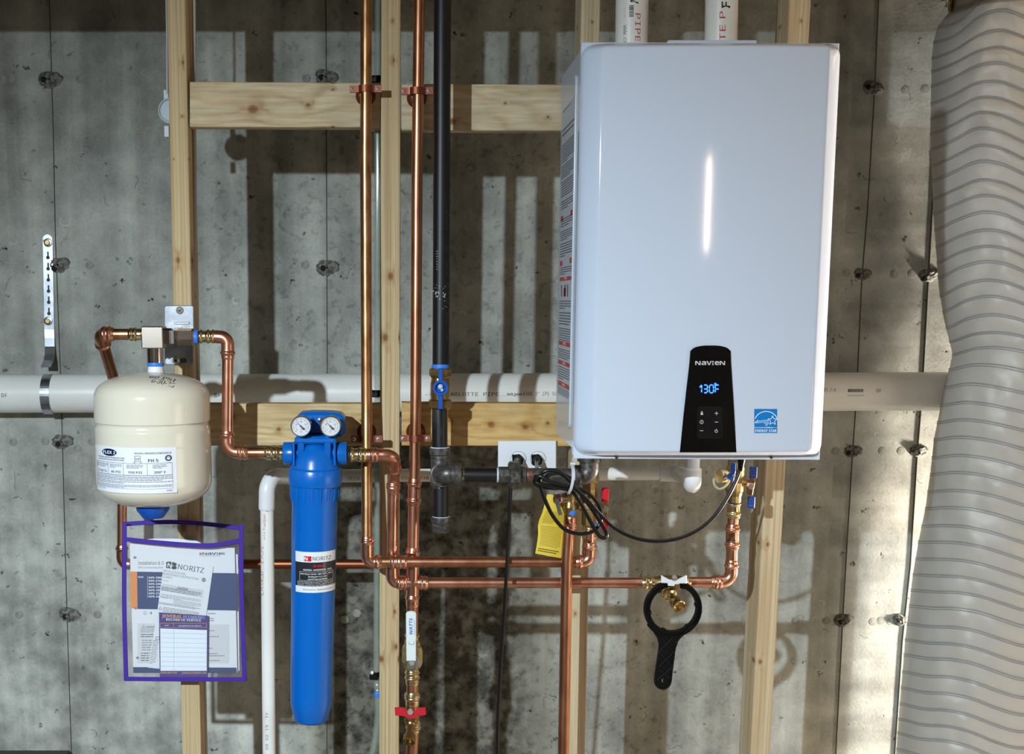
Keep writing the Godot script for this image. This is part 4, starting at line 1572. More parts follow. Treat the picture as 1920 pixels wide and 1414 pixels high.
	fitting("elbow", o, M.copper, [P(214, 627, zl), k0, k0.lerp(k1, 0.24)], 0.0126, [0.008, 0.016, -0.004], 0.0026, 0.020)
	var zw := -0.33
	var k2 := P(262, 826, zw)
	tube("pipe", o, M.copper_brown, [k0.lerp(k1, 0.12), k1, k2], 0.0108, 0.2, 24)
	tube("pipe", o, M.copper, [k2 + Vector3(0, 0, 0.0), P(229, 900, zw), P(228.5, 1035, zw)], 0.0108, 0.03, 24)
	fitting("elbow", o, M.copper, PL([228.5, 1022, 229, 1058, 256, 1058], zw), 0.0128, [0.008, -0.008], 0.0024, 0.026)
	tube("pipe", o, mat(rgb(150, 92, 66), 0.4, 1.0), PL([250, 1058, 738, 1058], zw), 0.0108, 0.03, 24)
	o = thing("tank_outlet_pipe", "copper pipe from the bracket's right port down to the filter's left port", "pipe", P(427, 740, 0.12))
	var zr := 0.12
	fitting("adapter", o, M.brass, PL([370, 631, 404, 631], zr), 0.0110, [0.006, 0.020, 0.029], 0.0022)
	fitting("elbow", o, M.copper, PL([400, 631, 427, 633, 427, 674], zr), RC + 0.0014, [-0.012], 0.0024, 0.024)
	tube("pipe", o, M.copper_new, PL([427, 664, 426, 822], zr), RC, 0.03, 24)
	fitting("elbow", o, M.copper, PL([426, 808, 426, 848, 466, 849], zr), RC + 0.0016, [0.008, -0.008, -0.016], 0.0024, 0.026)
	tube("pipe", o, M.copper_brown, PL([458, 849, 503, 849], zr), RC, 0.03, 24)
	fitting("adapter", o, M.brass, PL([496, 849, 532, 850], zr), RC + 0.0016, [0.006, 0.012, 0.024], 0.0022)


func water_filter() -> void:
	var z := 0.12
	var o := thing("water_filter", "tall blue cartridge water filter with two round pressure gauges on top", "water filter", P(590, 1000, z))
	var b := MB.new()
	# bowl, tapering down to a stepped foot
	var ct := P(591, 905, z)
	var cb := P(583, 1352, z)
	var ax := (cb - ct).normalized()
	var l := (cb - ct).length()
	b.lathe(ct, ax, [-0.01, 0.0455, 0.0, 0.0455, 0.030, 0.0440, 0.034, 0.0432, l * 0.5, 0.0418, l - 0.05, 0.0402, l - 0.040, 0.0400, l - 0.028, 0.0385, l - 0.018, 0.0360, l - 0.014, 0.0345, l - 0.006, 0.0335, l - 0.001, 0.030, l, 0.026, l, 0.0], 56)
	var bowl := part("bowl", b, M.blue, o)
	for i in 18:
		var an := TAU * i / 18.0
		var d := Vector3(sin(an), 0, cos(an))
		b = MB.new()
		b.slab([ct + ax * 0.002 + d * 0.047, ct + ax * 0.026 + d * 0.0465, ct + ax * 0.044 + d * 0.0415, ct + ax * 0.002 + d * 0.0415], d.cross(ax), 0.004, 0.0008)
		part("rib", b, M.blue, bowl)
	# cap: collar, dome and the two ports
	b = MB.new()
	b.lathe(ct + ax * 0.002, -ax, [-0.002, 0.040, -0.002, 0.0490, 0.002, 0.0502, 0.027, 0.0502, 0.0295, 0.0490, 0.031, 0.0455, 0.034, 0.0445, 0.045, 0.0425, 0.056, 0.038, 0.070, 0.0285, 0.078, 0.0200, 0.083, 0.012, 0.085, 0.0], 56)
	part("cap", b, M.blue, o)
	var yp := P(591, 850, z).y
	for s in [-1.0, 1.0]:
		b = MB.new()
		var c := Vector3(P(591, 850, z).x, yp, z)
		b.lathe(c, Vector3(s, 0, 0), [0.02, 0.019, 0.040, 0.019, 0.042, 0.0212, 0.058, 0.0212, 0.0595, 0.0200, 0.0595, 0.013, 0.056, 0.012], 34)
		part("port", b, M.blue, o)
		b = MB.new()
		b.rbox(c + Vector3(s * 0.038, 0.002, 0.022), Vector3(0.004, 0.044, 0.014), 0.001)
		part("rib", b, M.blue, o)
	for x in [564.5, 614.5]:
		b = MB.new()
		b.lathe(Vector3(P(x, 825, z + 0.02).x, P(x, 817, z + 0.02).y, z + 0.022), Vector3.DOWN, [0, 0.0068, 0.05, 0.0075, 0.055, 0.004], 16)
		part("post", b, M.blue, o)
	b = MB.new()
	var pc := P(592, 824, z + 0.012)
	b.rbox(Vector3(pc.x, pc.y, z - 0.005), Vector3(0.077, 0.014, 0.070), 0.004)
	part("flange", b, M.blue, o)
	# bracket up behind the gauges
	b = MB.new()
	var br := []
	for q in [[556, 816], [555, 793], [557, 780], [563, 775], [580, 773], [600, 773], [625, 774], [638, 776], [645, 783], [646, 800], [645, 815], [640, 820]]:
		br.append(P(q[0], q[1], z - 0.01))
	b.slab(br, Vector3.BACK, 0.055, 0.006)
	part("bracket", b, M.blue, o)
	b = MB.new()
	b.slab(PL([578, 789, 586, 783, 594, 795, 603, 783, 611, 788, 611, 812, 578, 812], z - 0.004), Vector3.BACK, 0.02, 0.001)
	part("web", b, M.blue_dark, o)
	b = MB.new()
	b.lathe(P(599.5, 788, z + 0.0), Vector3.BACK, [-0.02, 0.0036, 0.0, 0.0036, 0.001, 0.0], 12)
	part("bolt", b, M.brass_dull, o)
	for gx in [564.3, 619.6]:
		var c := P(gx, 799.5, z + 0.045)
		b = MB.new()
		b.lathe(c, Vector3.BACK, [-0.030, 0.0, -0.030, 0.0060, -0.022, 0.0060, -0.022, 0.0182, -0.0195, 0.0192, 0.001, 0.0192, 0.0026, 0.0186, 0.0026, 0.0174, -0.001, 0.0172], 40, false, 0.0, 1)
		var g := part("gauge", b, M.nickel, o)
		b = MB.new()
		b.lathe(c, Vector3.BACK, [-0.003, 0.0172, -0.001, 0.0172, -0.001, 0.0], 40)
		part("dial", b, M.paper, g)
		var p := Print.new()
		var ink := rgb(54, 58, 66)
		var cc := Vector2(gx, 799.5)
		for i in 41:
			var an := deg_to_rad(135 + 270.0 * i / 40.0)
			var d := Vector2(cos(an), sin(an))
			var major := i % 5 == 0
			p.line(cc + d * (12.0 if major else 13.4), cc + d * 14.8, 0.7 if major else 0.4, ink)
		p.ring(cc, 9.6, 9.9, rgb(150, 90, 90), 1.0, deg_to_rad(135), deg_to_rad(405))
		for i in 5:
			var an := deg_to_rad(135 + 67.5 * i)
			p.text(cc.x + cos(an) * 8.6, cc.y + sin(an) * 8.6 + 1, 2.0, str(i * 40), ink, 0.5)
		p.text(cc.x, cc.y + 11, 2.2, "psi", ink, 0.5)
		p.text(cc.x, cc.y + 7.5, 1.6, "bar", ink, 0.5)
		print_part("scale", p, on_plane(z + 0.0442), g)
		b = MB.new()
		var tipv := P(gx - 9.5, 799.5 - 10.5, 0).x - P(gx, 799.5, 0).x
		var dir := Vector3(-0.70, 0.71, 0)
		var sd := Vector3(0.71, 0.70, 0)
		b.slab([c + dir * 0.0135, c + sd * 0.0008, c - dir * 0.004 + sd * 0.0012, c - dir * 0.0055 + sd * 0.0024, c - dir * 0.0085 + sd * 0.0016, c - dir * 0.0085 - sd * 0.0016, c - dir * 0.0055 - sd * 0.0024, c - dir * 0.004 - sd * 0.0012, c - sd * 0.0008], Vector3.BACK, 0.0004, 0.0)
		b.lathe(c, Vector3.BACK, [0, 0.0018, 0.0008, 0.0016, 0.001, 0.0], 12)
		part("needle", b, M.black, g)
		b = MB.new()
		b.lathe(c, Vector3.BACK, [0.0016, 0.0172, 0.0022, 0.0172, 0.0022, 0.0], 36)
		part("glass", b, M.lens, g)
	# label on the bowl
	var p := Print.new()
	var map := func(q: Vector2) -> Array:
		var t := (P(588, q.y, z + 0.043).y - ct.y) / (cb.y - ct.y)
		var c := ct.lerp(cb, t)
		var r := lerpf(0.0436, 0.0404, t)
		var an := asin(clampf((q.x - lerpf(589.6, 588.2, (q.y - 1030) / 85.0)) / 43.0, -0.985, 0.985))
		var n := Vector3(sin(an), 0, cos(an))
		return [c + n * (r + 0.0006), n]
	p.rect(557, 1035.5, 630.5, 1055, rgb(226, 230, 234), 0.0, 16)
	p.rect(557, 1055, 630.5, 1100, rgb(44, 46, 52), 0.0, 16)
	p.rect(557, 1100, 630.5, 1112, rgb(226, 230, 234), 0.0, 16)
	var red := rgb(206, 40, 48)
	for q in [[576.0, 1045.6], [579.5, 1045.6], [576.0, 1050.4], [579.5, 1050.4], [583.0, 1046.0], [583.0, 1050.6], [585.5, 1045.6], [585.5, 1050.4]]:
		p.ring(Vector2(q[0], q[1]), 0.0, 2.6, red, 1.0)
	p.rect(574.5, 1044.5, 581.5, 1051.5, red, 1.0)
	p.text(577.8, 1051.2, 6.2, "N", rgb(236, 238, 240), 0.5, "Droid Sans Bold", 6.0, 2.0)
	p.text(606.5, 1051.4, 7.0, "NORITZ", rgb(40, 44, 56), 0.5, "Droid Sans", 33, 1.0)
	p.text(601, 1064, 4.6, "SS-WR-S", red, 0.5, "Droid Sans Bold", 20)
	var wh := rgb(226, 228, 232)
	p.text(598, 1070.5, 2.8, "WARNING - ADVERTENCIA - AVIS", wh, 0.5, "Droid Sans Bold", 52)
	p.frame(565, 1072.5, 627, 1089.5, 0.6, rgb(190, 192, 196), 1.0)
	p.text(596, 1078, 2.6, "MAX 125 psi | 8.6 bar - MAX 113\u00b0F | 45\u00b0C", wh, 0.5, "Droid Sans Bold", 58)
	p.text(599, 1083, 2.6, "Working pH \u2265 5.5 | \u2264 9.5", wh, 0.5, "Droid Sans Bold", 35)
	p.text(599, 1087.6, 2.4, "only NPT (tapered) threads", wh, 0.5, "Droid Sans Bold", 36)
	p.text(594, 1092.8, 2.1, "Use only TEFLON tape to assemble | Utilizar solo", wh, 0.5, "Droid Sans", 66)
	p.text(594, 1096.0, 2.1, "utilice solo TEFLON para el montaje | para el montaje", wh, 0.5, "Droid Sans", 66)
	p.text(594, 1099.2, 2.1, "Assembler seulement avec ruban TEFLON | a monter", wh, 0.5, "Droid Sans", 66)
	p.text(598, 1107.5, 3.0, "Noritz America | www.Noritz.com", rgb(60, 64, 72), 0.5, "Droid Sans", 52)
	print_part("label", p, map, o, M.ink_gloss, "black and white printed label")


# ---------------------------------------------------------------- the heater
var hx0 := 0.0   # cover edges in metres
var hx1 := 0.0
var hy0 := 0.0
var hy1 := 0.0
const HZ := 0.284   # where the cover begins


func cover_depth(d: float) -> float:   # rise of the cover at a distance from its left or right edge
	var t := [0.0, 0.0, 0.002, 0.007, 0.005, 0.012, 0.010, 0.0185, 0.018, 0.0265, 0.026, 0.0335, 0.0285, 0.0352, 0.031, 0.0364, 0.036, 0.0372, 0.10, 0.0418, 0.16, 0.0442, 0.23, 0.0452]
	for i in t.size() / 2 - 1:
		if d <= t[2 * i + 2]:
			return lerpf(t[2 * i + 1], t[2 * i + 3], (d - t[2 * i]) / (t[2 * i + 2] - t[2 * i]))
	return 0.0452


func cover_z(x: float, y: float) -> float:
	var d := minf(x - hx0, hx1 - x)
	var e := minf(y - hy0, hy1 - y)
	var g := 1.0 - pow(1.0 - clampf(e / 0.014, 0.0, 1.0), 2.2)
	return HZ + cover_depth(maxf(d, 0.0)) * (0.12 + 0.88 * g)


func on_cover(q: Vector2) -> Array:
	var p := P(q.x, q.y, HZ + 0.045)
	for i in 3:
		p = P(q.x, q.y, cover_z(p.x, p.y))
	return [p, Vector3.BACK]


func heater() -> void:
	var o := thing("tankless_heater", "large glossy white wall-hung tankless water heater with black control panel", "water heater", P(1315, 480, 0.0))
	var zb := 0.012
	var zf := 0.272
	hx0 = (P(1091.5, 110, HZ).x + P(1072.7, 830, HZ).x) * 0.5
	hx1 = (P(1577.5, 110, HZ).x + P(1537, 830, HZ).x) * 0.5
	hy1 = P(1300, 82.5, HZ).y
	hy0 = P(1300, 853.5, HZ).y
	var b := MB.new()
	var lo := Vector3(hx0 + 0.0005, P(1080, 843, zf).y, zb)
	var hi := Vector3(hx1 - 0.004, P(1080, 92, zf).y, zf)
	b.rbox((lo + hi) * 0.5, hi - lo, 0.0025)
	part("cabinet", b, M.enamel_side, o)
	b = MB.new()   # pressed frame on the side panel
	var sx := hx0 - 0.0004
	var fr := func(a: Vector3, e: Vector3, w: float) -> void:
		b.sweep([a, a.lerp(e, 0.5), e], w, 8)
	var z1 := 0.235
	var ya := P(1080, 140, z1).y
	var yb := P(1068, 803, z1).y
	b.sweep(bend([Vector3(sx, ya, z1 - 0.03), Vector3(sx, ya, z1), Vector3(sx, yb, z1), Vector3(sx, yb, z1 - 0.03)], 0.012), 0.0022, 8)
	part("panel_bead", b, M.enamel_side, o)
	# flange between cabinet and cover
	b = MB.new()
	var fx0 := hx0 + 0.0003
	b.slab([Vector3(fx0, P(1090, 79, HZ).y, HZ), Vector3(P(1575, 82, HZ).x - 0.001, P(1575, 81, HZ).y, HZ), Vector3(hx1 - 0.0015, P(1533, 862.5, HZ).y, HZ), Vector3(fx0, P(1073, 860, HZ).y, HZ)], Vector3.BACK, 0.016, 0.001)
	b.rbox(P(1334, 80.5, HZ - 0.008), Vector3(0.148, 0.006, 0.016), 0.001)
	part("flange", b, M.enamel, o)
	for q in [1156.0, 1446.0]:
		b = MB.new()
		b.lathe(P(q, 857.5, HZ), Vector3.BACK, [0, 0.003, 0.0012, 0.0026, 0.0014, 0], 12)
		part("screw", b, M.nickel, o)
	# cover
	b = MB.new()
	var rows := []
	var ys := [0.0, 0.0008, 0.002, 0.004, 0.006, 0.008, 0.010, 0.012, 0.014, 0.017, 0.021, 0.026, 0.032]
	var xs := [0.0, 0.0008, 0.002, 0.0035, 0.005, 0.0075, 0.010, 0.014, 0.018, 0.022, 0.025, 0.0265, 0.028, 0.029, 0.030, 0.031, 0.033, 0.036, 0.045, 0.06, 0.08, 0.10, 0.13, 0.16, 0.19]
	var h := hy1 - hy0
	var w := hx1 - hx0
	var yl := []
	for v in ys:
		yl.append(v)
	for i in range(1, 24):
		yl.append(lerpf(0.032, h - 0.032, i / 24.0))
	for i in ys.size():
		yl.append(h - ys[ys.size() - 1 - i])
	var xl := []
	for v in xs:
		xl.append(v)
	xl.append(w * 0.5)
	for i in xs.size():
		xl.append(w - xs[xs.size() - 1 - i])
	var rc := 0.024
	for v in yl:
		var e := minf(v, h - v)
		var inset := 0.0
		if e < rc:
			inset = rc - sqrt(maxf(rc * rc - (rc - e) * (rc - e), 0.0))
		var row := PackedVector3Array()
		for x in xl:
			var s: float = x / w
			var xx := lerpf(hx0 + inset, hx1 - inset * 0.6, s)
			var g := 1.0 - pow(1.0 - clampf(e / 0.014, 0.0, 1.0), 2.2)
			row.push_back(Vector3(xx, hy0 + v, HZ + cover_depth(minf(x, w - x)) * (0.12 + 0.88 * g)))
		rows.append(row)
	b.grid(rows, Vector3.BACK)
	part("cover", b, M.enamel, o)
	# control panel
	b = MB.new()
	rows = []
	var lift := 0.0026
	var pr := [[647.8, 1322.0, 1342.0], [648.6, 1314.0, 1350.0], [650.5, 1305.0, 1358.5], [653.0, 1299.5, 1364.0], [658.0, 1294.0, 1369.0], [680.0, 1292.3, 1369.8], [730.0, 1286.5, 1373.0], [780.0, 1281.0, 1376.0], [848.0, 1274.0, 1380.0]]
	var edge_l := []
	var edge_r := []
	for q in pr:
		var row := PackedVector3Array()
		for j in 13:
			row.push_back((on_cover(Vector2(lerpf(q[1], q[2], j / 12.0), q[0]))[0] as Vector3) + Vector3(0, 0, lift))
		rows.append(row)
		edge_l.append(row[0])
		edge_r.append(row[12])
	b.grid(rows, Vector3.BACK)
	var rim := edge_l.duplicate()
	var back_r := edge_r.duplicate()
	back_r.reverse()
	rim.append_array(back_r)
	for i in rim.size():
		var p0: Vector3 = rim[i]
		var p1: Vector3 = rim[(i + 1) % rim.size()]
		b.quad(p0, p1, p1 + Vector3(0, 0, -0.005), p0 + Vector3(0, 0, -0.005), (p0 + p1) * 0.5 - rows[4][6])
	var panel := part("control_panel", b, M.black_gloss, o, "black control panel with blue digits")
	b = MB.new()
	var kb := []
	for q in [[1309, 762], [1349, 762], [1353, 766], [1354, 818], [1350, 822], [1309, 821], [1305, 817], [1306, 766]]:
		kb.append((on_cover(Vector2(q[0], q[1]))[0] as Vector3) * Vector3(1, 1, 0) + Vector3(0, 0, HZ + 0.0452 + lift + 0.0012))
	b.slab(kb, Vector3.BACK, 0.002, 0.0005)
	part("keypad", b, M.black_satin, panel)
	var on_panel := func(q: Vector2) -> Array: return [P(q.x, q.y, HZ + 0.0452 + lift + 0.0014), Vector3.BACK]
	var p := Print.new()
	var lt := rgb(196, 196, 198)
	var nx := [[1303.5, "N", 10.0], [1315.0, "a", 9.0], [1324.5, "V", 10.0], [1335.0, "I", 3.4], [1340.0, "e", 8.6], [1349.5, "N", 10.0]]
	for q in nx:
		var small: bool = q[1] == "a" or q[1] == "e"
		p.text(q[0], 684.6, 9.6 if small else 7.6, q[1], lt, 0.0, "Droid Sans Bold", q[2])
	print_part("maker_lettering", p, on_panel, panel)
	p = Print.new()
	var ic := rgb(206, 206, 208)
	# key symbols: tap, plus, info, minus, dash, power
	p.ring(Vector2(1315.6, 772.8), 0.0, 1.3, ic)
	p.rect(1313.6, 774.6, 1318.2, 778, ic)
	p.rect(1316.2, 771, 1317.2, 775, ic)
	p.rect(1340.2, 774.6, 1346.6, 775.7, ic)
	p.rect(1342.9, 772, 1344.0, 778.4, ic)
	p.ring(Vector2(1315.5, 791.4), 2.9, 3.6, ic)
	p.rect(1315, 790.6, 1316, 793.6, ic)
	p.rect(1315, 789.0, 1316, 790.0, ic)
	p.rect(1340.2, 791.0, 1346.6, 792.0, ic)
	p.rect(1312.2, 807.2, 1318.6, 808.2, ic)
	p.ring(Vector2(1343, 808.4), 2.1, 3.0, ic, 1.0, -0.9, PI + 0.9)
	p.rect(1342.5, 804.2, 1343.5, 808, ic)
	print_part("symbols", p, on_panel, panel)
	# the lit digits, over wide blue strokes that paint their glow
	var seg := {"1": [1, 2], "3": [0, 1, 2, 3, 6], "0": [0, 1, 2, 3, 4, 5], "F": [0, 4, 5, 6]}
	var shade := {0: rgb(10, 60, 255), 1: rgb(110, 225, 255)}
	for pass_i in 2:
		var d := Print.new()
		var wd := 4.2 if pass_i == 0 else 1.7
		var at := [[1311.5, "1", 4.0], [1319.3, "3", 7.0], [1330.2, "0", 7.4], [1341.0, "F", 7.4]]
		for q in at:
			var x: float = q[0]
			var x2: float = x + q[2]
			var y := 722.0
			var ym := 729.5
			var y2 := 736.5
			var ends := [[Vector2(x + 0.9, y), Vector2(x2 - 0.9, y)], [Vector2(x2, y + 0.9), Vector2(x2, ym - 0.7)], [Vector2(x2, ym + 0.7), Vector2(x2, y2 - 0.9)], [Vector2(x + 0.9, y2), Vector2(x2 - 0.9, y2)], [Vector2(x, ym + 0.7), Vector2(x, y2 - 0.9)], [Vector2(x, y + 0.9), Vector2(x, ym - 0.7)], [Vector2(x + 0.9, ym), Vector2(x2 - 0.9, ym)]]
			for k in seg[q[1]]:
				d.line(ends[k][0], ends[k][1], wd, Color.WHITE, 1.0 + pass_i)
			if q[1] == "1":
				d.line(Vector2(x2 - 3.6, y + 4.6), Vector2(x2, y), wd, Color.WHITE, 1.0 + pass_i)
		d.ring(Vector2(1341.2, 720.4), 0.8 if pass_i else 0.0, 2.0 if pass_i else 3.4, Color.WHITE, 1.0 + pass_i)
		var gm := mat(Color.BLACK, 0.4)
		gm.emission_enabled = true
		gm.emission = shade[pass_i]
		gm.emission_energy_multiplier = 0.55 if pass_i == 0 else 1.1
		print_part("lit_digits" if pass_i else "digit_halo", d, func(q: Vector2) -> Array: return [P(q.x, q.y, HZ + 0.0452 + lift + 0.0004 + 0.0004 * pass_i), Vector3.BACK], panel, gm)
	var glow := AreaLight3D.new()
	glow.name = "display_light"
	glow.light_color = rgb(60, 130, 255)
	glow.light_energy = 0.0006
	glow.area_size = Vector2(0.036, 0.016)
	glow.area_normalize_energy = true
	glow.area_range = 6.0
	glow.shadow_enabled = true
	add_child(glow)
	glow.look_at_from_position(P(1331, 729, HZ + 0.055), P(1331, 729, HZ + 1.055))
	# efficiency sticker
	p = Print.new()
	var eb := rgb(24, 126, 204)
	var ew := rgb(232, 238, 244)
	p.rect(1414, 766.5, 1457.5, 812.5, ew, 0.0)
	p.rect(1414.4, 767, 1457.2, 801, eb, 1.0)
	p.rect(1414.4, 802.8, 1457.2, 812.2, eb, 1.0)
	p.ring(Vector2(1436.5, 792.5), 21.4, 22.9, ew, 2.0, PI + 0.36, TAU - 0.36, 0.95)
	p.text(1416.5, 794, 6.2, "energy", ew, 0.0, "Droid Serif", 25, 2.0, -0.10, 0.35)
	p.path([Vector2(1415, 793), Vector2(1418, 790), Vector2(1421, 787.5), Vector2(1420, 791), Vector2(1418, 793)], 0.9, ew, 2.0)
	p.path([Vector2(1437, 793), Vector2(1435.5, 798), Vector2(1438.5, 797), Vector2(1441, 792)], 0.8, ew, 2.0)
	var star := []
	for i in 11:
		var an := -PI / 2 + TAU * i / 10.0
		star.append(Vector2(1448.5, 788.5) + Vector2(cos(an), sin(an)) * (9.2 if i % 2 == 0 else 3.9))
	p.path(star, 1.1, ew, 2.0)
	p.text(1435.9, 810.5, 5.4, "ENERGY STAR", ew, 0.5, "Droid Sans Bold", 40, 2.0)
	print_part("efficiency_sticker", p, on_cover, o, M.ink_gloss, "blue and white sticker with a star")
	# warning sheet on the left side of the cabinet, in metres: across from back to front, down from the top
	p = Print.new()
	var rng := RandomNumberGenerator.new()
	rng.seed = 15
	var g1 := rgb(96, 98, 106)
	var rd := rgb(190, 60, 56)
	var yy := func(py: float) -> float: return -P(1060, py, 0.14).y
	var u0 := 0.045
	var u1 := 0.222
	p.rect(u0 - 0.006, yy.call(192), u1 + 0.006, yy.call(746), rgb(184, 192, 202), 0.0)
	var blocks := [[196, 200, 1], [232, 250, 2], [262, 300, 8], [303, 330, 6], [334, 366, 7], [372, 390, 4], [406, 424, 4], [430, 450, 5], [454, 482, 6], [500, 516, 4], [564, 582, 4], [586, 612, 5], [616, 642, 6], [656, 676, 5], [690, 716, 6], [730, 744, 4]]
	for q in blocks:
		p.fine(u0, yy.call(q[0]), u1, yy.call(q[1]), q[2], g1, rng, 0.42)
	for q in [[400, 408], [487, 495]]:
		p.rect(u0, yy.call(q[0]), u0 + 0.035, yy.call(q[1] + 2), rd)
		p.rect(u1 - 0.035, yy.call(q[0] - 2), u1, yy.call(q[1]), rd)
	for q in [[519, 526], [641, 649], [678, 686], [718, 727]]:
		p.rect(u0, yy.call(q[0]), u1, yy.call(q[1]), rd)
		p.text((u0 + u1) * 0.5, yy.call(q[1] - 2), 0.005, "WARNING", rgb(230, 226, 224), 0.5, "Droid Sans Bold", 0.04, 2.0)
	for q in [[0.07, 0.012], [0.12, 0.016], [0.16, 0.012]]:
		p.rect(q[0], yy.call(534), q[0] + q[1], yy.call(556), rgb(70, 70, 76))
	p.rect(0.105, yy.call(540), 0.14, yy.call(556), rgb(190, 70, 66))
	print_part("warning_sheet", p, func(q: Vector2) -> Array: return [Vector3(hx0 - 0.0002, -q.y, q.x), Vector3.LEFT], o, null, "grey warning sheet with red bars")
	# vent pipes out of the top
	for k in 2:
		var px0: float = [1185.0, 1353.0][k]
		var v := thing("vent_pipe", ["white plastic vent pipe leaving the heater top on the left, printed PIPE in red", "white plastic vent pipe leaving the heater top on the right, with a bold black letter"][k], "pipe", P(px0, 60, 0.11), "")
		var a := P(px0 + 1.5, -80, 0.11)
		var e := P(px0 - 1.0, 96, 0.11)
		e.y = hi.y + 0.0004
		tube("pipe", v, M.pvc, [above(a), a, e], 0.0290, 0.5, 40)
		var q := Print.new()
		var r2 := rgb(190, 66, 70)
		var bk := rgb(36, 36, 40)
		if k == 0:
			q.text(1191, 25, 9.5, "PIPE", r2, 0.0, "Droid Sans Mono", 52, 1.0, PI / 2)
			print_part("lettering", q, on_vpipe(a, e, 0.0290), v)
			q = Print.new()
			q.text(1170, 46, 5.5, "WWW.CHARLOTTE", rgb(110, 112, 116), 0.0, "Droid Sans Mono", 76, 1.0, PI / 2)
			q.text(1182, -12, 15, "W", bk, 0.0, "Droid Sans Bold", 19, 1.0, PI / 2)
			var y := 10.0
			while y < 30:
				var t := rng.randf_range(0.6, 1.9)
				q.rect(1180, y, 1188, y + t, bk)
				y += t + rng.randf_range(0.5, 1.2)
			q.text(1171, 14, 3, "0 1 2 3 4 5", rgb(140, 140, 144), 0.0, "Droid Sans Mono", 18, 1.0, PI / 2)
		else:
			q.text(1360, 77, 10.5, "TE P", r2, 0.0, "Droid Sans", 56, 1.0, -PI / 2)
			print_part("lettering", q, on_vpipe(a, e, 0.0290), v)
			q = Print.new()
			q.text(1369, 15, 16, "F", bk, 0.0, "Droid Sans Bold", 12, 1.0, -PI / 2)
		print_part("lettering", q, on_vpipe(a, e, 0.0290), v)


# ---------------------------------------------------------------- valves
func lever(b: MB, a: Vector3, e: Vector3, w: float, th: float, out: Vector3) -> void:
	var d := (e - a).normalized()
	b.rbox((a + e) * 0.5, Vector3(w, (e - a).length(), th), minf(w, th) * 0.3, Basis(d.cross(out).normalized(), d, out.normalized()))


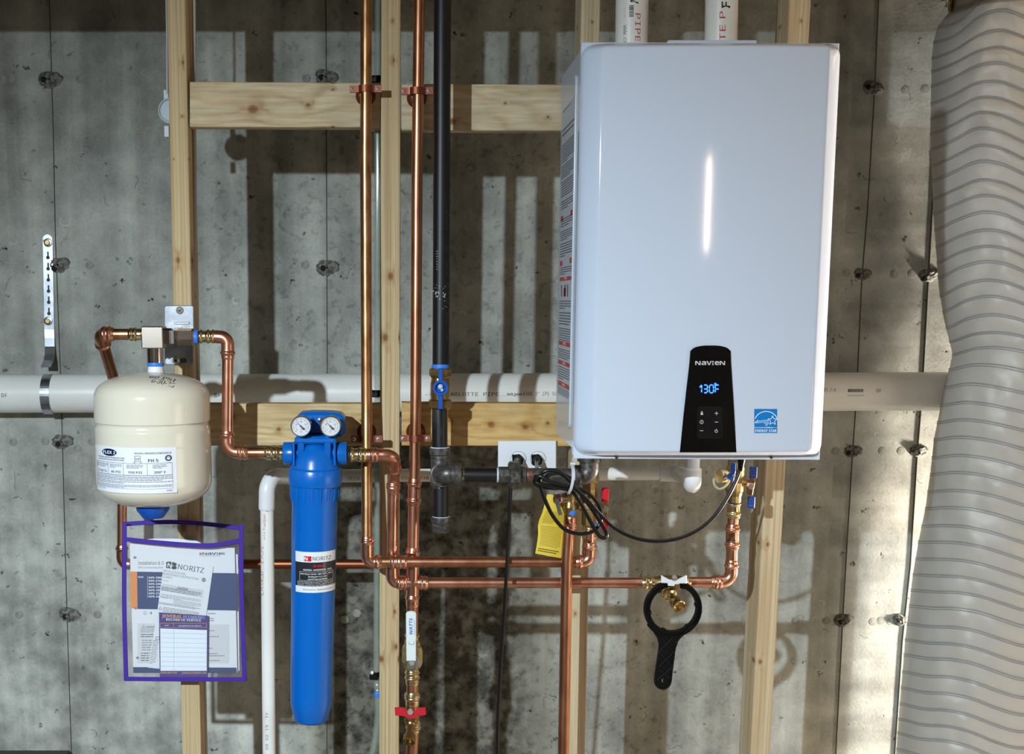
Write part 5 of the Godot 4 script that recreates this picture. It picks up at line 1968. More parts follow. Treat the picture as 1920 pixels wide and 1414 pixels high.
func valves() -> void:
	var z := 0.05
	# main shut-off with the long white lever
	var o := thing("ball_valve", "brass ball valve with an upright white lever below the copper tee", "valve", P(773, 1240, z))
	fitting("socket", o, M.brass, PL([773, 1186, 773, 1208], z), 0.0128, [0.006], 0.0026)
	var b := MB.new()
	b.lathe(P(773, 1200, z), Vector3.DOWN, [0, 0.0140, 0.004, 0.0158, 0.010, 0.0165, 0.014, 0.0195, 0.022, 0.0212, 0.044, 0.0212, 0.050, 0.0195, 0.056, 0.0165, 0.058, 0.012], 10, true, 0.3)
	part("body", b, M.brass, o)
	fitting("socket", o, M.brass, PL([773, 1254, 773, 1284], z), 0.0132, [0.008, 0.018], 0.0026)
	b = MB.new()
	b.lathe(P(773, 1243, z), Vector3.BACK, [0, 0.0105, 0.026, 0.0105, 0.027, 0.008], 20)
	part("bonnet", b, M.brass, o)
	b = MB.new()
	var zl := z + 0.034
	var hand := []
	for q in [[762, 1240], [761, 1152], [763, 1148.5], [767, 1147], [775, 1147], [779, 1148.5], [780.5, 1152], [780, 1240]]:
		hand.append(P(q[0], q[1], zl))
	b.slab(hand, Vector3.BACK, 0.006, 0.0016)
	var grip := part("grip", b, mat(rgb(222, 232, 232), 0.35), o)
	b = MB.new()
	b.slab(PL([763, 1222, 780, 1222, 780, 1232, 785, 1236, 785, 1246, 781, 1252, 773, 1255, 763, 1252], zl - 0.003), Vector3.BACK, 0.003, 0.0006)
	part("lever", b, M.zinc, o)
	b = MB.new()
	nut(b, P(772.5, 1243, zl + 0.001), Vector3.BACK, 0.007, 0.0058)
	part("nut", b, M.screw, o)
	var p := Print.new()
	p.text(773.5, 1191, 6.2, "WATTS", rgb(24, 84, 186), 0.0, "Droid Sans Bold", 31, 1.0, -PI / 2, 0.2)
	p.text(778, 1190, 2.2, "LFFBV-3 Press-EF", rgb(80, 120, 190), 0.0, "Droid Sans", 28, 1.0, -PI / 2)
	p.path([Vector2(767, 1203), Vector2(767, 1208.5), Vector2(776, 1208.5), Vector2(776, 1203)], 0.8, rgb(110, 120, 170))
	print_part("lettering", p, on_plane(zl + 0.0001), grip)
	# drain valve with the red butterfly handle
	o = thing("drain_valve", "brass drain valve with a red butterfly handle and capped spout, under the white lever valve", "valve", P(773, 1335, z))
	tube("pipe", o, M.copper_brown, PL([773, 1280, 773, 1304], z), RC + 0.001, 0.03, 24)
	fitting("socket", o, M.brass, PL([773, 1297, 773, 1324], z), 0.0134, [0.007, 0.013], 0.0026)
	b = MB.new()
	b.lathe(P(773, 1322, z), Vector3.DOWN, [0, 0.0135, 0.012, 0.0140, 0.026, 0.0140, 0.040, 0.0130, 0.046, 0.011], 22)
	b.lathe(P(771, 1338, z), Vector3.BACK, [0, 0.010, 0.024, 0.010, 0.026, 0.008], 18)
	part("body", b, M.brass_dull, o)
	fitting("socket", o, M.brass, PL([775, 1350, 775, 1374], z), 0.0128, [0.008, 0.016], 0.0028)
	var foot := P(772, 1420, z)
	foot.y = 0.04
	tube("pipe", o, M.copper_brown, [P(775, 1370, z), P(772, 1420, z), foot], RC + 0.001, 0.3, 24)
	b = MB.new()
	var zh := z + 0.045
	var wing := [740, 1328, 753, 1328, 758, 1328.5, 762, 1333, 766, 1334, 776, 1334, 781, 1331, 784, 1328.5, 798, 1327.5, 799, 1341, 792, 1343, 784, 1342.5, 780, 1347, 772, 1348.5, 764, 1347, 757, 1343.5, 741, 1342]
	b.slab(PL(wing, zh), Vector3.BACK, 0.006, 0.0014)
	part("handle", b, M.red, o)
	b = MB.new()
	nut(b, P(769.5, 1335, zh + 0.001), Vector3.BACK, 0.008, 0.0062)
	part("nut", b, M.screw, o)
	b = MB.new()
	var sp0 := P(771, 1350, z + 0.012)
	var sp1 := P(767, 1392, z + 0.055)
	var sl := (sp1 - sp0).length()
	b.lathe(sp0, sp1 - sp0, [0, 0.0135, 0.006, 0.0125, 0.008, 0.0100, 0.012, 0.0108, 0.014, 0.0090, 0.018, 0.0078, sl - 0.018, 0.0078, sl - 0.016, 0.0118, sl - 0.001, 0.0124, sl, 0.0105, sl - 0.008, 0.0095, sl - 0.008, 0.0], 26)
	part("spout", b, M.brass_dull, o)
	# hose bibb in the cold line, white butterfly handle
	o = thing("hose_bibb", "brass drain cock with a white butterfly handle in the lower copper pipe", "valve", P(1258, 1093, z))
	b = MB.new()
	b.lathe(P(1226, 1093, z), Vector3.RIGHT, [0, 0.0125, 0.010, 0.0135, 0.014, 0.0150, 0.044, 0.0150, 0.050, 0.0135, 0.062, 0.0125], 24)
	b.lathe(P(1258, 1093, z), Vector3(0, 0.12, 1), [0, 0.0115, 0.026, 0.0105, 0.027, 0.006, 0.058, 0.0055], 18)
	part("body", b, M.brass_dull, o)
	fitting("socket", o, M.brass, PL([1283, 1092.5, 1294, 1092.5], z), 0.0118, [0.005], 0.002)
	b = MB.new()
	zh = z + 0.066
	b.slab(PL([1240, 1079, 1248, 1083.5, 1256, 1087.5, 1264, 1088.2, 1272, 1087, 1280, 1083, 1288, 1079, 1288, 1094.5, 1275, 1094.5, 1272, 1096, 1265, 1096.5, 1264, 1099.5, 1253, 1099, 1252, 1094, 1240, 1093.5], zh), Vector3.BACK, 0.005, 0.0012)
	part("handle", b, M.white_plastic, o)
	b = MB.new()
	nut(b, P(1264, 1084, zh - 0.001), Vector3(0, 0.6, 0.8), 0.008, 0.0058)
	part("nut", b, M.nickel, o)
	b = MB.new()
	sp0 = P(1246, 1104, z + 0.006)
	sp1 = P(1274, 1138, z + 0.062)
	sl = (sp1 - sp0).length()
	b.lathe(sp0, sp1 - sp0, [0, 0.0130, 0.010, 0.0128, 0.012, 0.0138, 0.016, 0.0138, 0.017, 0.0110, 0.020, 0.0110, 0.021, 0.0132, 0.026, 0.0132, 0.028, 0.0088, sl - 0.022, 0.0082, sl - 0.020, 0.0112, sl - 0.014, 0.0115, sl - 0.012, 0.0128, sl - 0.001, 0.0128, sl, 0.0112, sl - 0.010, 0.0098, sl - 0.010, 0.0], 28)
	part("spout", b, M.brass, o)
	# filter spanner hung over it
	o = thing("filter_wrench", "black plastic ring spanner for the filter, hanging on the drain cock handle", "wrench", P(1252, 1180, z + 0.05))
	var zw := z + 0.042
	b = MB.new()
	var ctr := P(1261.5, 1141, zw)
	var k := 1.0 / S(1261, 1141, zw)
	b.lathe(ctr + Vector3(0, 0, -0.008), Vector3.BACK, [0, 43.5 * k, 0, 53.0 * k, 0.002, 54.4 * k, 0.014, 54.4 * k, 0.016, 53.2 * k, 0.016, 51.0 * k, 0.012, 50.2 * k, 0.012, 46.5 * k, 0.016, 45.6 * k, 0.016, 43.8 * k, 0.014, 43.2 * k, 0.0, 43.5 * k], 64, false, 0.0, 0)
	for i in 6:
		var an := TAU * (i + 0.15) / 6.0
		b.rbox(ctr + Vector3(cos(an), sin(an), 0) * 42.6 * k + Vector3(0, 0, 0.0), Vector3(3.0 * k, 7.0 * k, 0.012), 0.0005, Basis(Vector3.BACK, an))
	part("ring", b, M.black, o)
	b = MB.new()
	var ho := [1302, 1172, 1290, 1181, 1280, 1190, 1271, 1202, 1266.5, 1215, 1265, 1225, 1261, 1255, 1258.5, 1278, 1256, 1285, 1252, 1289.5, 1246, 1292.5]
	ho.append_array([1243.1, 1293.0, 1243.1, 1282.5, 1244.5, 1281.5, 1244.2, 1278.5, 1245.6, 1277.0, 1245.4, 1274.2, 1243, 1272.6, 1240.6, 1274.2, 1240.4, 1277.0, 1241.6, 1278.5, 1241.2, 1281.5, 1242.9, 1282.5, 1242.9, 1293.0])
	ho.append_array([1238, 1292.0, 1232, 1288.5, 1228, 1283, 1227, 1276, 1230.5, 1250, 1235, 1222, 1236, 1208, 1233, 1196, 1225, 1184, 1214, 1172, 1218, 1170, 1232, 1182, 1246, 1188.5, 1261.5, 1190.5, 1277, 1188.5, 1291, 1181, 1300, 1171])
	b.slab(PL(ho, zw + 0.002), Vector3.BACK, 0.008, 0.0)
	part("handle", b, M.black, o)
	b = MB.new()
	var bars := [[1240, 1196, 1262, 1222], [1263, 1194, 1236, 1222], [1264, 1222, 1234, 1252], [1236, 1224, 1261, 1250], [1260, 1252, 1231, 1276], [1233, 1254, 1256, 1272], [1284, 1188, 1266, 1206], [1226, 1184, 1238, 1200]]
	for q in bars:
		lever(b, P(q[0], q[1], zw + 0.0035), P(q[2], q[3], zw + 0.0035), 0.0022, 0.0036, Vector3.BACK)
	var outl := []
	for i in ho.size() / 2:
		if i < 11 or (i > 23 and i < 34):
			outl.append(P(ho[2 * i], ho[2 * i + 1], zw + 0.0035))
	for i in outl.size() - 1:
		if (outl[i] - outl[i + 1]).length() < 0.04:
			lever(b, outl[i], outl[i + 1], 0.0026, 0.004, Vector3.BACK)
	part("handle_ribs", b, mat(rgb(14, 14, 15), 0.4), o)
	# relief valve on the hot side, with its tag
	var zr := 0.105
	o = thing("relief_valve", "brass pressure relief valve with a small steel lever, below the iron gas elbow", "valve", P(1070, 940, zr))
	b = MB.new()
	b.lathe(P(1069, 921, zr), Vector3.DOWN, [0, 0.0085, 0.002, 0.0115, 0.010, 0.0120, 0.012, 0.0105, 0.026, 0.0105, 0.028, 0.0122, 0.034, 0.0122, 0.036, 0.0105, 0.050, 0.010], 22)
	b.lathe(P(1069, 935, zr), Vector3.LEFT, [0, 0.010, 0.012, 0.0108, 0.016, 0.0105], 20)
	part("body", b, M.brass_dull, o)
	fitting("thread_tape", o, M.tape_blue, PL([1070, 956, 1070, 966], zr), 0.0108, [])
	b = MB.new()
	b.lathe(P(1052, 936, zr), Vector3(-0.85, 0.1, 0.6), [0, 0.0095, 0.004, 0.0108, 0.010, 0.0108, 0.0125, 0.009, 0.0125, 0.0], 26)
	part("cap", b, mat(rgb(176, 140, 150), 0.25, 1.0), o)
	b = MB.new()
	lever(b, P(1043, 936, zr + 0.022), P(1051, 966, zr + 0.022), 0.0075, 0.0025, Vector3(0.2, 0, 1))
	part("lever", b, M.zinc, o)
	o = thing("valve_tag", "creased yellow paper tag hanging from the relief valve", "tag", P(1035, 985, 0.09))
	b = MB.new()
	var rows := []
	var tg := [[927, 1026, 1043, 0.0], [938, 1023, 1051, 0.002], [950, 1020, 1060, 0.004], [962, 1016.5, 1064, 0.003], [975, 1011, 1062, -0.002], [987, 1008.5, 1059, -0.004], [1000, 1009, 1056.5, 0.0], [1012, 1008, 1054, 0.005], [1024, 1006, 1053, 0.008], [1038, 1003.5, 1052, 0.006]]
	for q in tg:
		var row := PackedVector3Array()
		for j in 9:
			var t := j / 8.0
			row.push_back(P(lerpf(q[1], q[2], t), q[0] + 9.0 * t * (q[0] - 927) / 111.0, 0.088 + q[3] + 0.003 * sin(t * PI)))
		rows.append(row)
	b.grid(rows, Vector3.BACK)
	part("sheet", b, M.yellow, o)
	var p2 := Print.new()
	var rng := RandomNumberGenerator.new()
	rng.seed = 6
	var yi := rgb(170, 140, 40)
	p2.fine(0.12, 0.30, 0.9, 0.50, 9, yi, rng, 0.4)
	p2.fine(0.1, 0.54, 0.92, 0.88, 14, yi, rng, 0.4)
	p2.fine(0.08, 0.91, 0.9, 0.97, 2, rgb(110, 90, 40), rng, 0.5)
	var tagmap := func(q: Vector2) -> Array:
		var f := q.y * (tg.size() - 1)
		var i := mini(int(f), tg.size() - 2)
		var t := f - i
		var py := lerpf(tg[i][0], tg[i + 1][0], t)
		return [P(lerpf(lerpf(tg[i][1], tg[i + 1][1], t), lerpf(tg[i][2], tg[i + 1][2], t), q.x), py + 9.0 * q.x * (py - 927) / 111.0, 0.088 + lerpf(tg[i][3], tg[i + 1][3], t) + 0.003 * sin(q.x * PI) + 0.0004), Vector3.BACK]
	print_part("fine_print", p2, tagmap, o)
	# isolation valves under the heater: red on the hot side, blue on the cold side
	var zi := 0.08
	o = thing("hot_isolation_valve", "brass service valve with red butterfly handle under the heater, beside the coiled cord", "valve", P(1105, 950, zi))
	b = MB.new()
	b.lathe(P(1106, 866, zi), Vector3.DOWN, [0, 0.013, 0.02, 0.013, 0.022, 0.0185, 0.036, 0.0185, 0.040, 0.016, 0.052, 0.0175, 0.072, 0.0175, 0.076, 0.0165, 0.090, 0.0165, 0.092, 0.0135, 0.122, 0.0135], 12, true)
	b.lathe(P(1108, 957, zi), Vector3(1, 0, 0.25), [0, 0.010, 0.020, 0.0095, 0.022, 0.007, 0.032, 0.006], 18)
	b.lathe(P(1100, 950, zi), Vector3(-0.8, 0.15, 0.6), [0, 0.009, 0.016, 0.009, 0.017, 0.0068, 0.026, 0.0068, 0.026, 0.0], 18)
	part("body", b, M.brass_dull, o)
	fitting("thread_tape", o, M.tape_blue, PL([1106, 980, 1106, 984], zi), 0.0140, [])
	fitting("adapter", o, M.brass, PL([1106, 982, 1106, 1022], zi - 0.008), 0.0128, [0.012, 0.026], 0.0024)
	b = MB.new()
	b.slab(PL([1128, 944, 1139, 941, 1141, 950, 1139, 965, 1141, 974, 1130, 972, 1128, 958], zi + 0.012), Vector3.BACK, 0.003, 0.0006)
	var plate := part("handle_plate", b, M.brass, o)
	b = MB.new()
	nut(b, P(1135, 955, zi + 0.014), Vector3.BACK, 0.006, 0.006)
	part("nut", b, M.screw, plate)
	for q in [[1135, 929, 914, 942], [1134, 984, 972, 994]]:
		b = MB.new()
		b.rbox(P(q[0], (q[2] + q[3]) * 0.5, zi + 0.014), Vector3(0.0142, (q[3] - q[2]) / 990.0, 0.008), 0.0022)
		part("grip", b, M.red, o)
	o = thing("cold_isolation_valve", "brass service valve with blue handles and side port under the heater's right end", "valve", P(1377, 910, zi))
	b = MB.new()
	b.lathe(P(1379, 862, zi), Vector3.DOWN, [0, 0.0145, 0.012, 0.0145, 0.014, 0.0175, 0.030, 0.0175, 0.034, 0.0150, 0.044, 0.0170, 0.060, 0.0170, 0.064, 0.0150, 0.070, 0.0135, 0.082, 0.0135], 12, true)
	b.lathe(P(1378, 906, zi), Vector3(1, 0, 0.1), [0, 0.011, 0.014, 0.011, 0.015, 0.007, 0.027, 0.006], 18)
	part("body", b, M.brass_dull, o)
	fitting("thread_tape", o, M.tape_blue, PL([1376, 938.5, 1376, 942], zi - 0.02), 0.0136, [])
	fitting("adapter", o, M.brass, PL([1376, 940, 1375.5, 972], zi - 0.028), 0.0125, [-0.009, 0.005], 0.0024)
	b = MB.new()
	b.lathe(P(1372, 893, zi + 0.01), Vector3(-1, 0.05, 0.45), [0, 0.010, 0.014, 0.010, 0.016, 0.0135, 0.026, 0.0140, 0.030, 0.0125, 0.030, 0.0], 26)
	part("service_port", b, M.brass, o)
	b = MB.new()
	b.sweep(spline(PL([1341, 889, 1338, 902, 1341, 912, 1350, 917, 1361, 911, 1368, 900], zi + 0.036)), 0.0022, 8)
	part("cap_strap", b, mat(rgb(176, 166, 140), 0.5), o)
	b = MB.new()
	b.slab(PL([1372, 868, 1380.5, 868, 1380, 884, 1378.5, 892, 1376, 903, 1371, 902, 1363, 896, 1366, 890, 1371, 886], zi + 0.045), Vector3.BACK, 0.006, 0.0014)
	part("service_handle", b, mat(rgb(20, 74, 166), 0.35), o)
	b = MB.new()
	b.lathe(P(1376, 893, zi + 0.045), Vector3.BACK, [0, 0.0036, 0.002, 0.0032, 0.003, 0.0], 12)
	part("service_screw", b, M.screw, o)
	b = MB.new()
	b.slab(PL([1402, 899, 1415, 896, 1416, 905, 1413, 918, 1411, 929, 1401, 927, 1399, 914], zi + 0.014), Vector3.BACK, 0.003, 0.0006)
	plate = part("handle_plate", b, mat(rgb(214, 160, 120), 0.25, 1.0), o)
	b = MB.new()
	nut(b, P(1408, 912, zi + 0.017), Vector3.BACK, 0.008, 0.0066)
	part("nut", b, M.screw, plate)
	for q in [[1412.5, 874, 898], [1408.5, 930, 954]]:
		b = MB.new()
		b.rbox(P(q[0], (q[1] + q[2]) * 0.5, zi + 0.014), Vector3(0.0142, (q[2] - q[1]) / 990.0, 0.008), 0.0022)
		var gr := part("grip", b, M.handle_blue, o)
		var pr := Print.new()
		pr.frame(q[0] - 4, q[1] + 6, q[0] + 3, q[1] + 13, 0.6, rgb(90, 120, 180))
		pr.text(q[0], q[1] + 19, 2.2, "NIBCO", rgb(110, 140, 190), 0.5, "Droid Sans Bold", 9)
		print_part("mark", pr, on_plane(zi + 0.0182), gr)


# ---------------------------------------------------------------- papers in the clear pouch
func documents() -> void:
	var o := thing("document_pouch", "clear plastic document pouch with purple edging hanging under the tank", "pouch", P(345, 1130, 0.02))
	var front := func(t: float, s: float) -> float: return 0.032 + 0.006 * sin(t * PI) * sin(s * PI)
	var b := MB.new()
	var rows := []
	for i in 9:
		var row := PackedVector3Array()
		var s := i / 8.0
		for j in 9:
			var t := j / 8.0
			row.push_back(P(lerpf(lerpf(235, 238, s), lerpf(451, 458, s), t), lerpf(1012 + 12 * sin(t * PI * 0.9), 1273, s), front.call(t, s)))
		rows.append(row)
	b.grid(rows, Vector3.BACK)
	part("front_film", b, M.film, o)
	b = MB.new()
	b.quad(P(234, 984, 0.008), P(452, 990, 0.008), P(459, 1275, 0.008), P(237, 1275, 0.008), Vector3.BACK)
	part("back_film", b, M.film, o)
	var band := func(called: String, pts: Array, w: float, zz: Callable) -> void:
		var c := []
		var n := pts.size() / 2
		var raw := []
		for i in n:
			raw.append(P(pts[2 * i], pts[2 * i + 1], zz.call(float(i) / (n - 1))))
		c = spline(raw, 6) if n > 2 else raw
		var m := MB.new()
		for i in c.size() - 1:
			var d: Vector3 = (c[i + 1] - c[i]).normalized()
			lever(m, c[i] - d * 0.0006, c[i + 1] + d * 0.0006, w, 0.0022, Vector3.BACK)
		part(called, m, M.purple, o)
	band.call("binding", [233.5, 980, 233.0, 1130, 236.5, 1276], 0.0090, func(t: float) -> float: return 0.034)
	band.call("binding", [452.5, 984, 453, 1110, 458.5, 1277], 0.0088, func(t: float) -> float: return 0.034)
	band.call("binding", [234, 1273, 340, 1274, 461, 1274], 0.0088, func(t: float) -> float: return 0.036)
	band.call("binding", [230, 983, 280, 980, 330, 979, 390, 983, 455, 991], 0.0086, func(t: float) -> float: return 0.010)
	band.call("binding", [232, 1011, 280, 1016, 340, 1021, 390, 1023, 425, 1019, 452, 1013], 0.0088, func(t: float) -> float: return 0.034 + 0.004 * sin(t * PI))
	var rng := RandomNumberGenerator.new()
	rng.seed = 12
	var sheet := func(called: String, quad: Array, z: float, thick: float, m: Material, label: String, cat: String) -> Node3D:
		var t := thing(called, label, cat, P((quad[0] + quad[4]) * 0.5, (quad[1] + quad[5]) * 0.5, z))
		var sb := MB.new()
		sb.slab(PL(quad, z), Vector3.BACK, thick, 0.0003)
		part("paper", sb, m, t)
		return t
	# heater manual
	var bk := thing("spare_sheet", "white loose sheet tucked behind the heater manual in the pouch", "paper", P(340, 1100, 0.012))
	b = MB.new()
	b.slab(PL([248, 1014, 290, 1010, 330, 1010, 368, 1014, 384, 1022, 446, 1040, 449, 1258, 250, 1258], 0.0125), Vector3.BACK, 0.0008, 0.0)
	part("paper", b, M.paper, bk)
	var m1: Node3D = sheet.call("heater_manual", [243, 1018, 440, 1028, 445, 1262, 250, 1262], 0.019, 0.005, M.paper, "white installation manual with orange and navy bands, at the back of the pouch", "booklet")
	var p := Print.new()
	var navy := rgb(44, 62, 108)
	var grey := rgb(130, 136, 146)
	p.poly(PackedVector2Array([Vector2(257, 1072), Vector2(444, 1075), Vector2(445, 1145), Vector2(258, 1142)]), navy)
	p.poly(PackedVector2Array([Vector2(244, 1072), Vector2(257, 1072), Vector2(258, 1141), Vector2(245, 1141)]), rgb(222, 138, 72))
	p.poly(PackedVector2Array([Vector2(249.5, 1251), Vector2(443.5, 1252), Vector2(444, 1262), Vector2(250, 1262)]), navy)
	p.text(259, 1059, 6.4, "Installation & Operation Manual", rgb(90, 98, 112), 0.0, "Droid Sans", 100)
	p.text(259, 1066, 3.4, "NPE Condensing Water Heaters", grey, 0.0, "Droid Sans", 70)
	p.rect(374, 1036.5, 378, 1040.5, rgb(206, 70, 66))
	var nx := [[379.5, "N", 8.6], [389.0, "a", 7.6], [397.0, "V", 8.4], [406.0, "I", 2.6], [409.6, "e", 6.8], [417.0, "N", 4.0]]
	for q in nx:
		var small: bool = q[1] == "a" or q[1] == "e"
		p.text(q[0], 1040.5, 5.6 if small else 4.4, q[1], rgb(44, 48, 92), 0.0, "Droid Sans Bold", q[2])
	p.fine(374, 1042, 418, 1044, 1, rgb(190, 120, 120), rng)
	p.text(259, 1083.5, 3.0, "Model", rgb(220, 224, 234), 0.0, "Droid Sans Bold", 10, 2.0)
	p.rect(276.5, 1080, 277.1, 1121, rgb(200, 206, 220), 2.0)
	var names := ["NPE-180A", "NPE-210A", "NPE-240A", "NPE-150S", "NPE-180S", "NPE-210S", "NPE-240S"]
	for i in 7:
		p.text(279, 1085 + 5.9 * i, 3.6, names[i], rgb(222, 226, 236), 0.0, "Droid Sans Bold", 26, 2.0)
	for q in [[253.0, 1045.5], [254.5, 1140.5], [258.0, 1233.5]]:
		p.ring(Vector2(q[0], q[1]), 0.0, 3.0, rgb(126, 134, 126), 2.0, 0.0, TAU, 0.8)
	p.ring(Vector2(272, 1149.5), 2.8, 3.4, grey)
	p.text(272, 1151.5, 3, "x", rgb(80, 84, 94), 0.5)
	p.text(283, 1152, 5, "4", rgb(80, 84, 94), 0.5, "Droid Sans Bold")
	p.rect(258, 1169, 300, 1244, rgb(206, 208, 212), 1.0)
	p.rect(390, 1171, 430, 1244, rgb(206, 208, 212), 1.0)
	p.path([Vector2(266, 1177), Vector2(269, 1172), Vector2(272, 1177), Vector2(266, 1177)], 0.6, rgb(90, 94, 102), 2.0)
	p.text(274, 1177, 3, "WARNING", rgb(90, 94, 102), 0.0, "Droid Sans Bold", 20, 2.0)
	p.fine(264, 1179, 300, 1187, 3, rgb(130, 134, 142), rng, 0.4, 2.0)
	p.fine(264, 1189, 300, 1197, 2, rgb(96, 100, 108), rng, 0.4, 2.0)
	p.fine(266, 1200, 300, 1222, 5, rgb(140, 144, 150), rng, 0.4, 2.0)
	p.fine(264, 1224, 300, 1242, 4, rgb(110, 114, 122), rng, 0.4, 2.0)
	for q in [[1150, 412], [1159, 418], [1163, 418], [1182, 420], [1193, 412], [1215, 400], [1225, 412], [1229, 424], [1238, 414]]:
		p.fine(390, q[0], q[1], q[0] + 2.4, 1, rgb(120, 124, 132), rng, 0.6, 2.0)
	print_part("print", p, on_plane(0.0192), m1)
	# filter instructions
	m1 = sheet.call("instruction_leaflet", [309, 1043, 400, 1062, 383, 1180, 369, 1262, 277, 1252, 293, 1160], 0.0215, 0.0015, M.paper, "tilted white filter instruction leaflet in front of the manual", "leaflet")
	p = Print.new()
	var r := 0.155
	var at := func(x: float, y: float) -> Vector2: return Vector2(x, y)   # print laid along the tilted sheet
	var dk := rgb(66, 70, 78)
	for q in [[314.5, 1056.5], [318.5, 1056.0], [314.5, 1062.5], [318.5, 1063.0], [325.0, 1057.5], [328.0, 1058.5], [325.0, 1064.5], [328.0, 1064.5]]:
		p.ring(Vector2(q[0], q[1]), 0.0, 3.3, dk, 1.0)
	p.rect(314, 1056, 321, 1064, dk, 1.0)
	p.text(313.6, 1063.6, 8.0, "N", rgb(226, 230, 236), 0.0, "Droid Sans Bold", 8, 2.0, r)
	p.text(333, 1067, 9.6, "NORITZ", dk, 0.0, "Droid Sans", 49, 1.0, r)
	p.text(306, 1072, 4.0, "INSTALLATION AND", grey, 0.0, "Droid Sans", 42, 1.0, r)
	p.text(305, 1077.5, 4.0, "MAINTENANCE INSTRUCTIONS", grey, 0.0, "Droid Sans", 68, 1.0, r)
	p.text(304.5, 1083, 4.0, "SS-WR-S", grey, 0.0, "Droid Sans", 18, 1.0, r)
	p.ring(Vector2(382, 1087.5), 0.0, 3.6, rgb(80, 84, 92))
	p.text(382, 1089, 3, "US", rgb(226, 230, 236), 0.5, "Droid Sans Bold", 4.4, 2.0)
	p.poly(PackedVector2Array([Vector2(303.5, 1094), Vector2(382.5, 1107), Vector2(379, 1121), Vector2(301, 1107)]), rgb(200, 204, 210))
	p.text(342, 1106.0, 4.4, "CAUTION", rgb(66, 70, 78), 0.5, "Droid Sans Bold", 20, 2.0, 0.14)
	var tl := func(x0: float, y0: float, x1: float, y1: float, rowsn: int, col: Color) -> void:
		var f := Print.new()
		f.fine(0, 0, x1 - x0, y1 - y0, rowsn, col, rng, 0.42, 2.0)
		for e in f.t:
			for q in 3:
				e[q] = Vector2(x0, y0) + (e[q] as Vector2).rotated(r)
			p.t.append(e)
	tl.call(303, 1100, 378, 1108, 3, rgb(84, 88, 96))
	tl.call(304, 1087.5, 328, 1089.5, 1, grey)
	tl.call(302, 1113, 378, 1121, 3, rgb(150, 154, 162))
	tl.call(301, 1119, 320, 1121, 1, rgb(120, 124, 132))
	tl.call(326, 1124, 378, 1133, 4, rgb(150, 154, 162))
	tl.call(298, 1129, 376, 1133, 2, rgb(90, 94, 102))
	tl.call(306, 1138, 374, 1148, 4, rgb(130, 134, 142))
	p.path([Vector2(297.5, 1143), Vector2(300.5, 1137.5), Vector2(303.5, 1143), Vector2(297.5, 1143)], 0.7, rgb(90, 94, 102))
	tl.call(287, 1200, 298, 1246, 14, rgb(140, 144, 150))
	p.frame(292, 1194, 299, 1200, 0.8, rgb(60, 64, 70))
	print_part("print", p, on_plane(0.0217), m1)
	# the purple service record card
	m1 = sheet.call("service_card", [298, 1148.5, 391, 1155, 390, 1270.5, 299.5, 1270.5], 0.025, 0.001, M.card, "purple and white service record card in front of the other papers", "card")
	p = Print.new()
	var gold := rgb(226, 176, 74)
	var wh := rgb(214, 222, 240)
	p.text(304, 1157.5, 5.2, "JENERAL", gold, 0.0, "Droid Serif Bold", 37, 1.0, 0.035)
	p.text(343.5, 1159.2, 5.0, "PLUMBING", rgb(170, 190, 230), 0.0, "Droid Serif", 40, 1.0, 0.035)
	p.text(344, 1164.5, 4.2, "RECORD OF SERVICE", wh, 0.5, "Droid Serif Bold", 66, 1.0, 0.03)
	p.frame(300, 1168.5, 387.5, 1177, 0.5, gold)
	p.rect(325, 1168.5, 325.5, 1177, gold)
	p.text(312.5, 1174, 2.2, "DATE", wh, 0.5, "Droid Serif Bold", 8)
	p.text(356, 1174.8, 2.2, "DESCRIPTION OF SERVICE", wh, 0.5, "Droid Serif Bold", 44)
	p.poly(PackedVector2Array([Vector2(300.5, 1178.5), Vector2(388, 1181.5), Vector2(387.5, 1258), Vector2(301, 1258)]), rgb(226, 236, 246))
	for i in 8:
		var y := 1187.0 + i * 8.9
		p.line(Vector2(301.5, y), Vector2(387.5, y + 2.2 - 0.2 * i), 0.5, rgb(150, 176, 210), 2.0)
	p.rect(325.8, 1180, 326.3, 1257, rgb(140, 160, 200), 2.0)
	p.text(301, 1262.8, 2.6, "(810) 360-1789", gold, 0.0, "Droid Serif Bold", 31)
	p.text(387, 1263.2, 2.6, "JENERAL-PLUMBING.COM", gold, 1.0, "Droid Serif Bold", 46)
	print_part("print", p, on_plane(0.0252), m1)


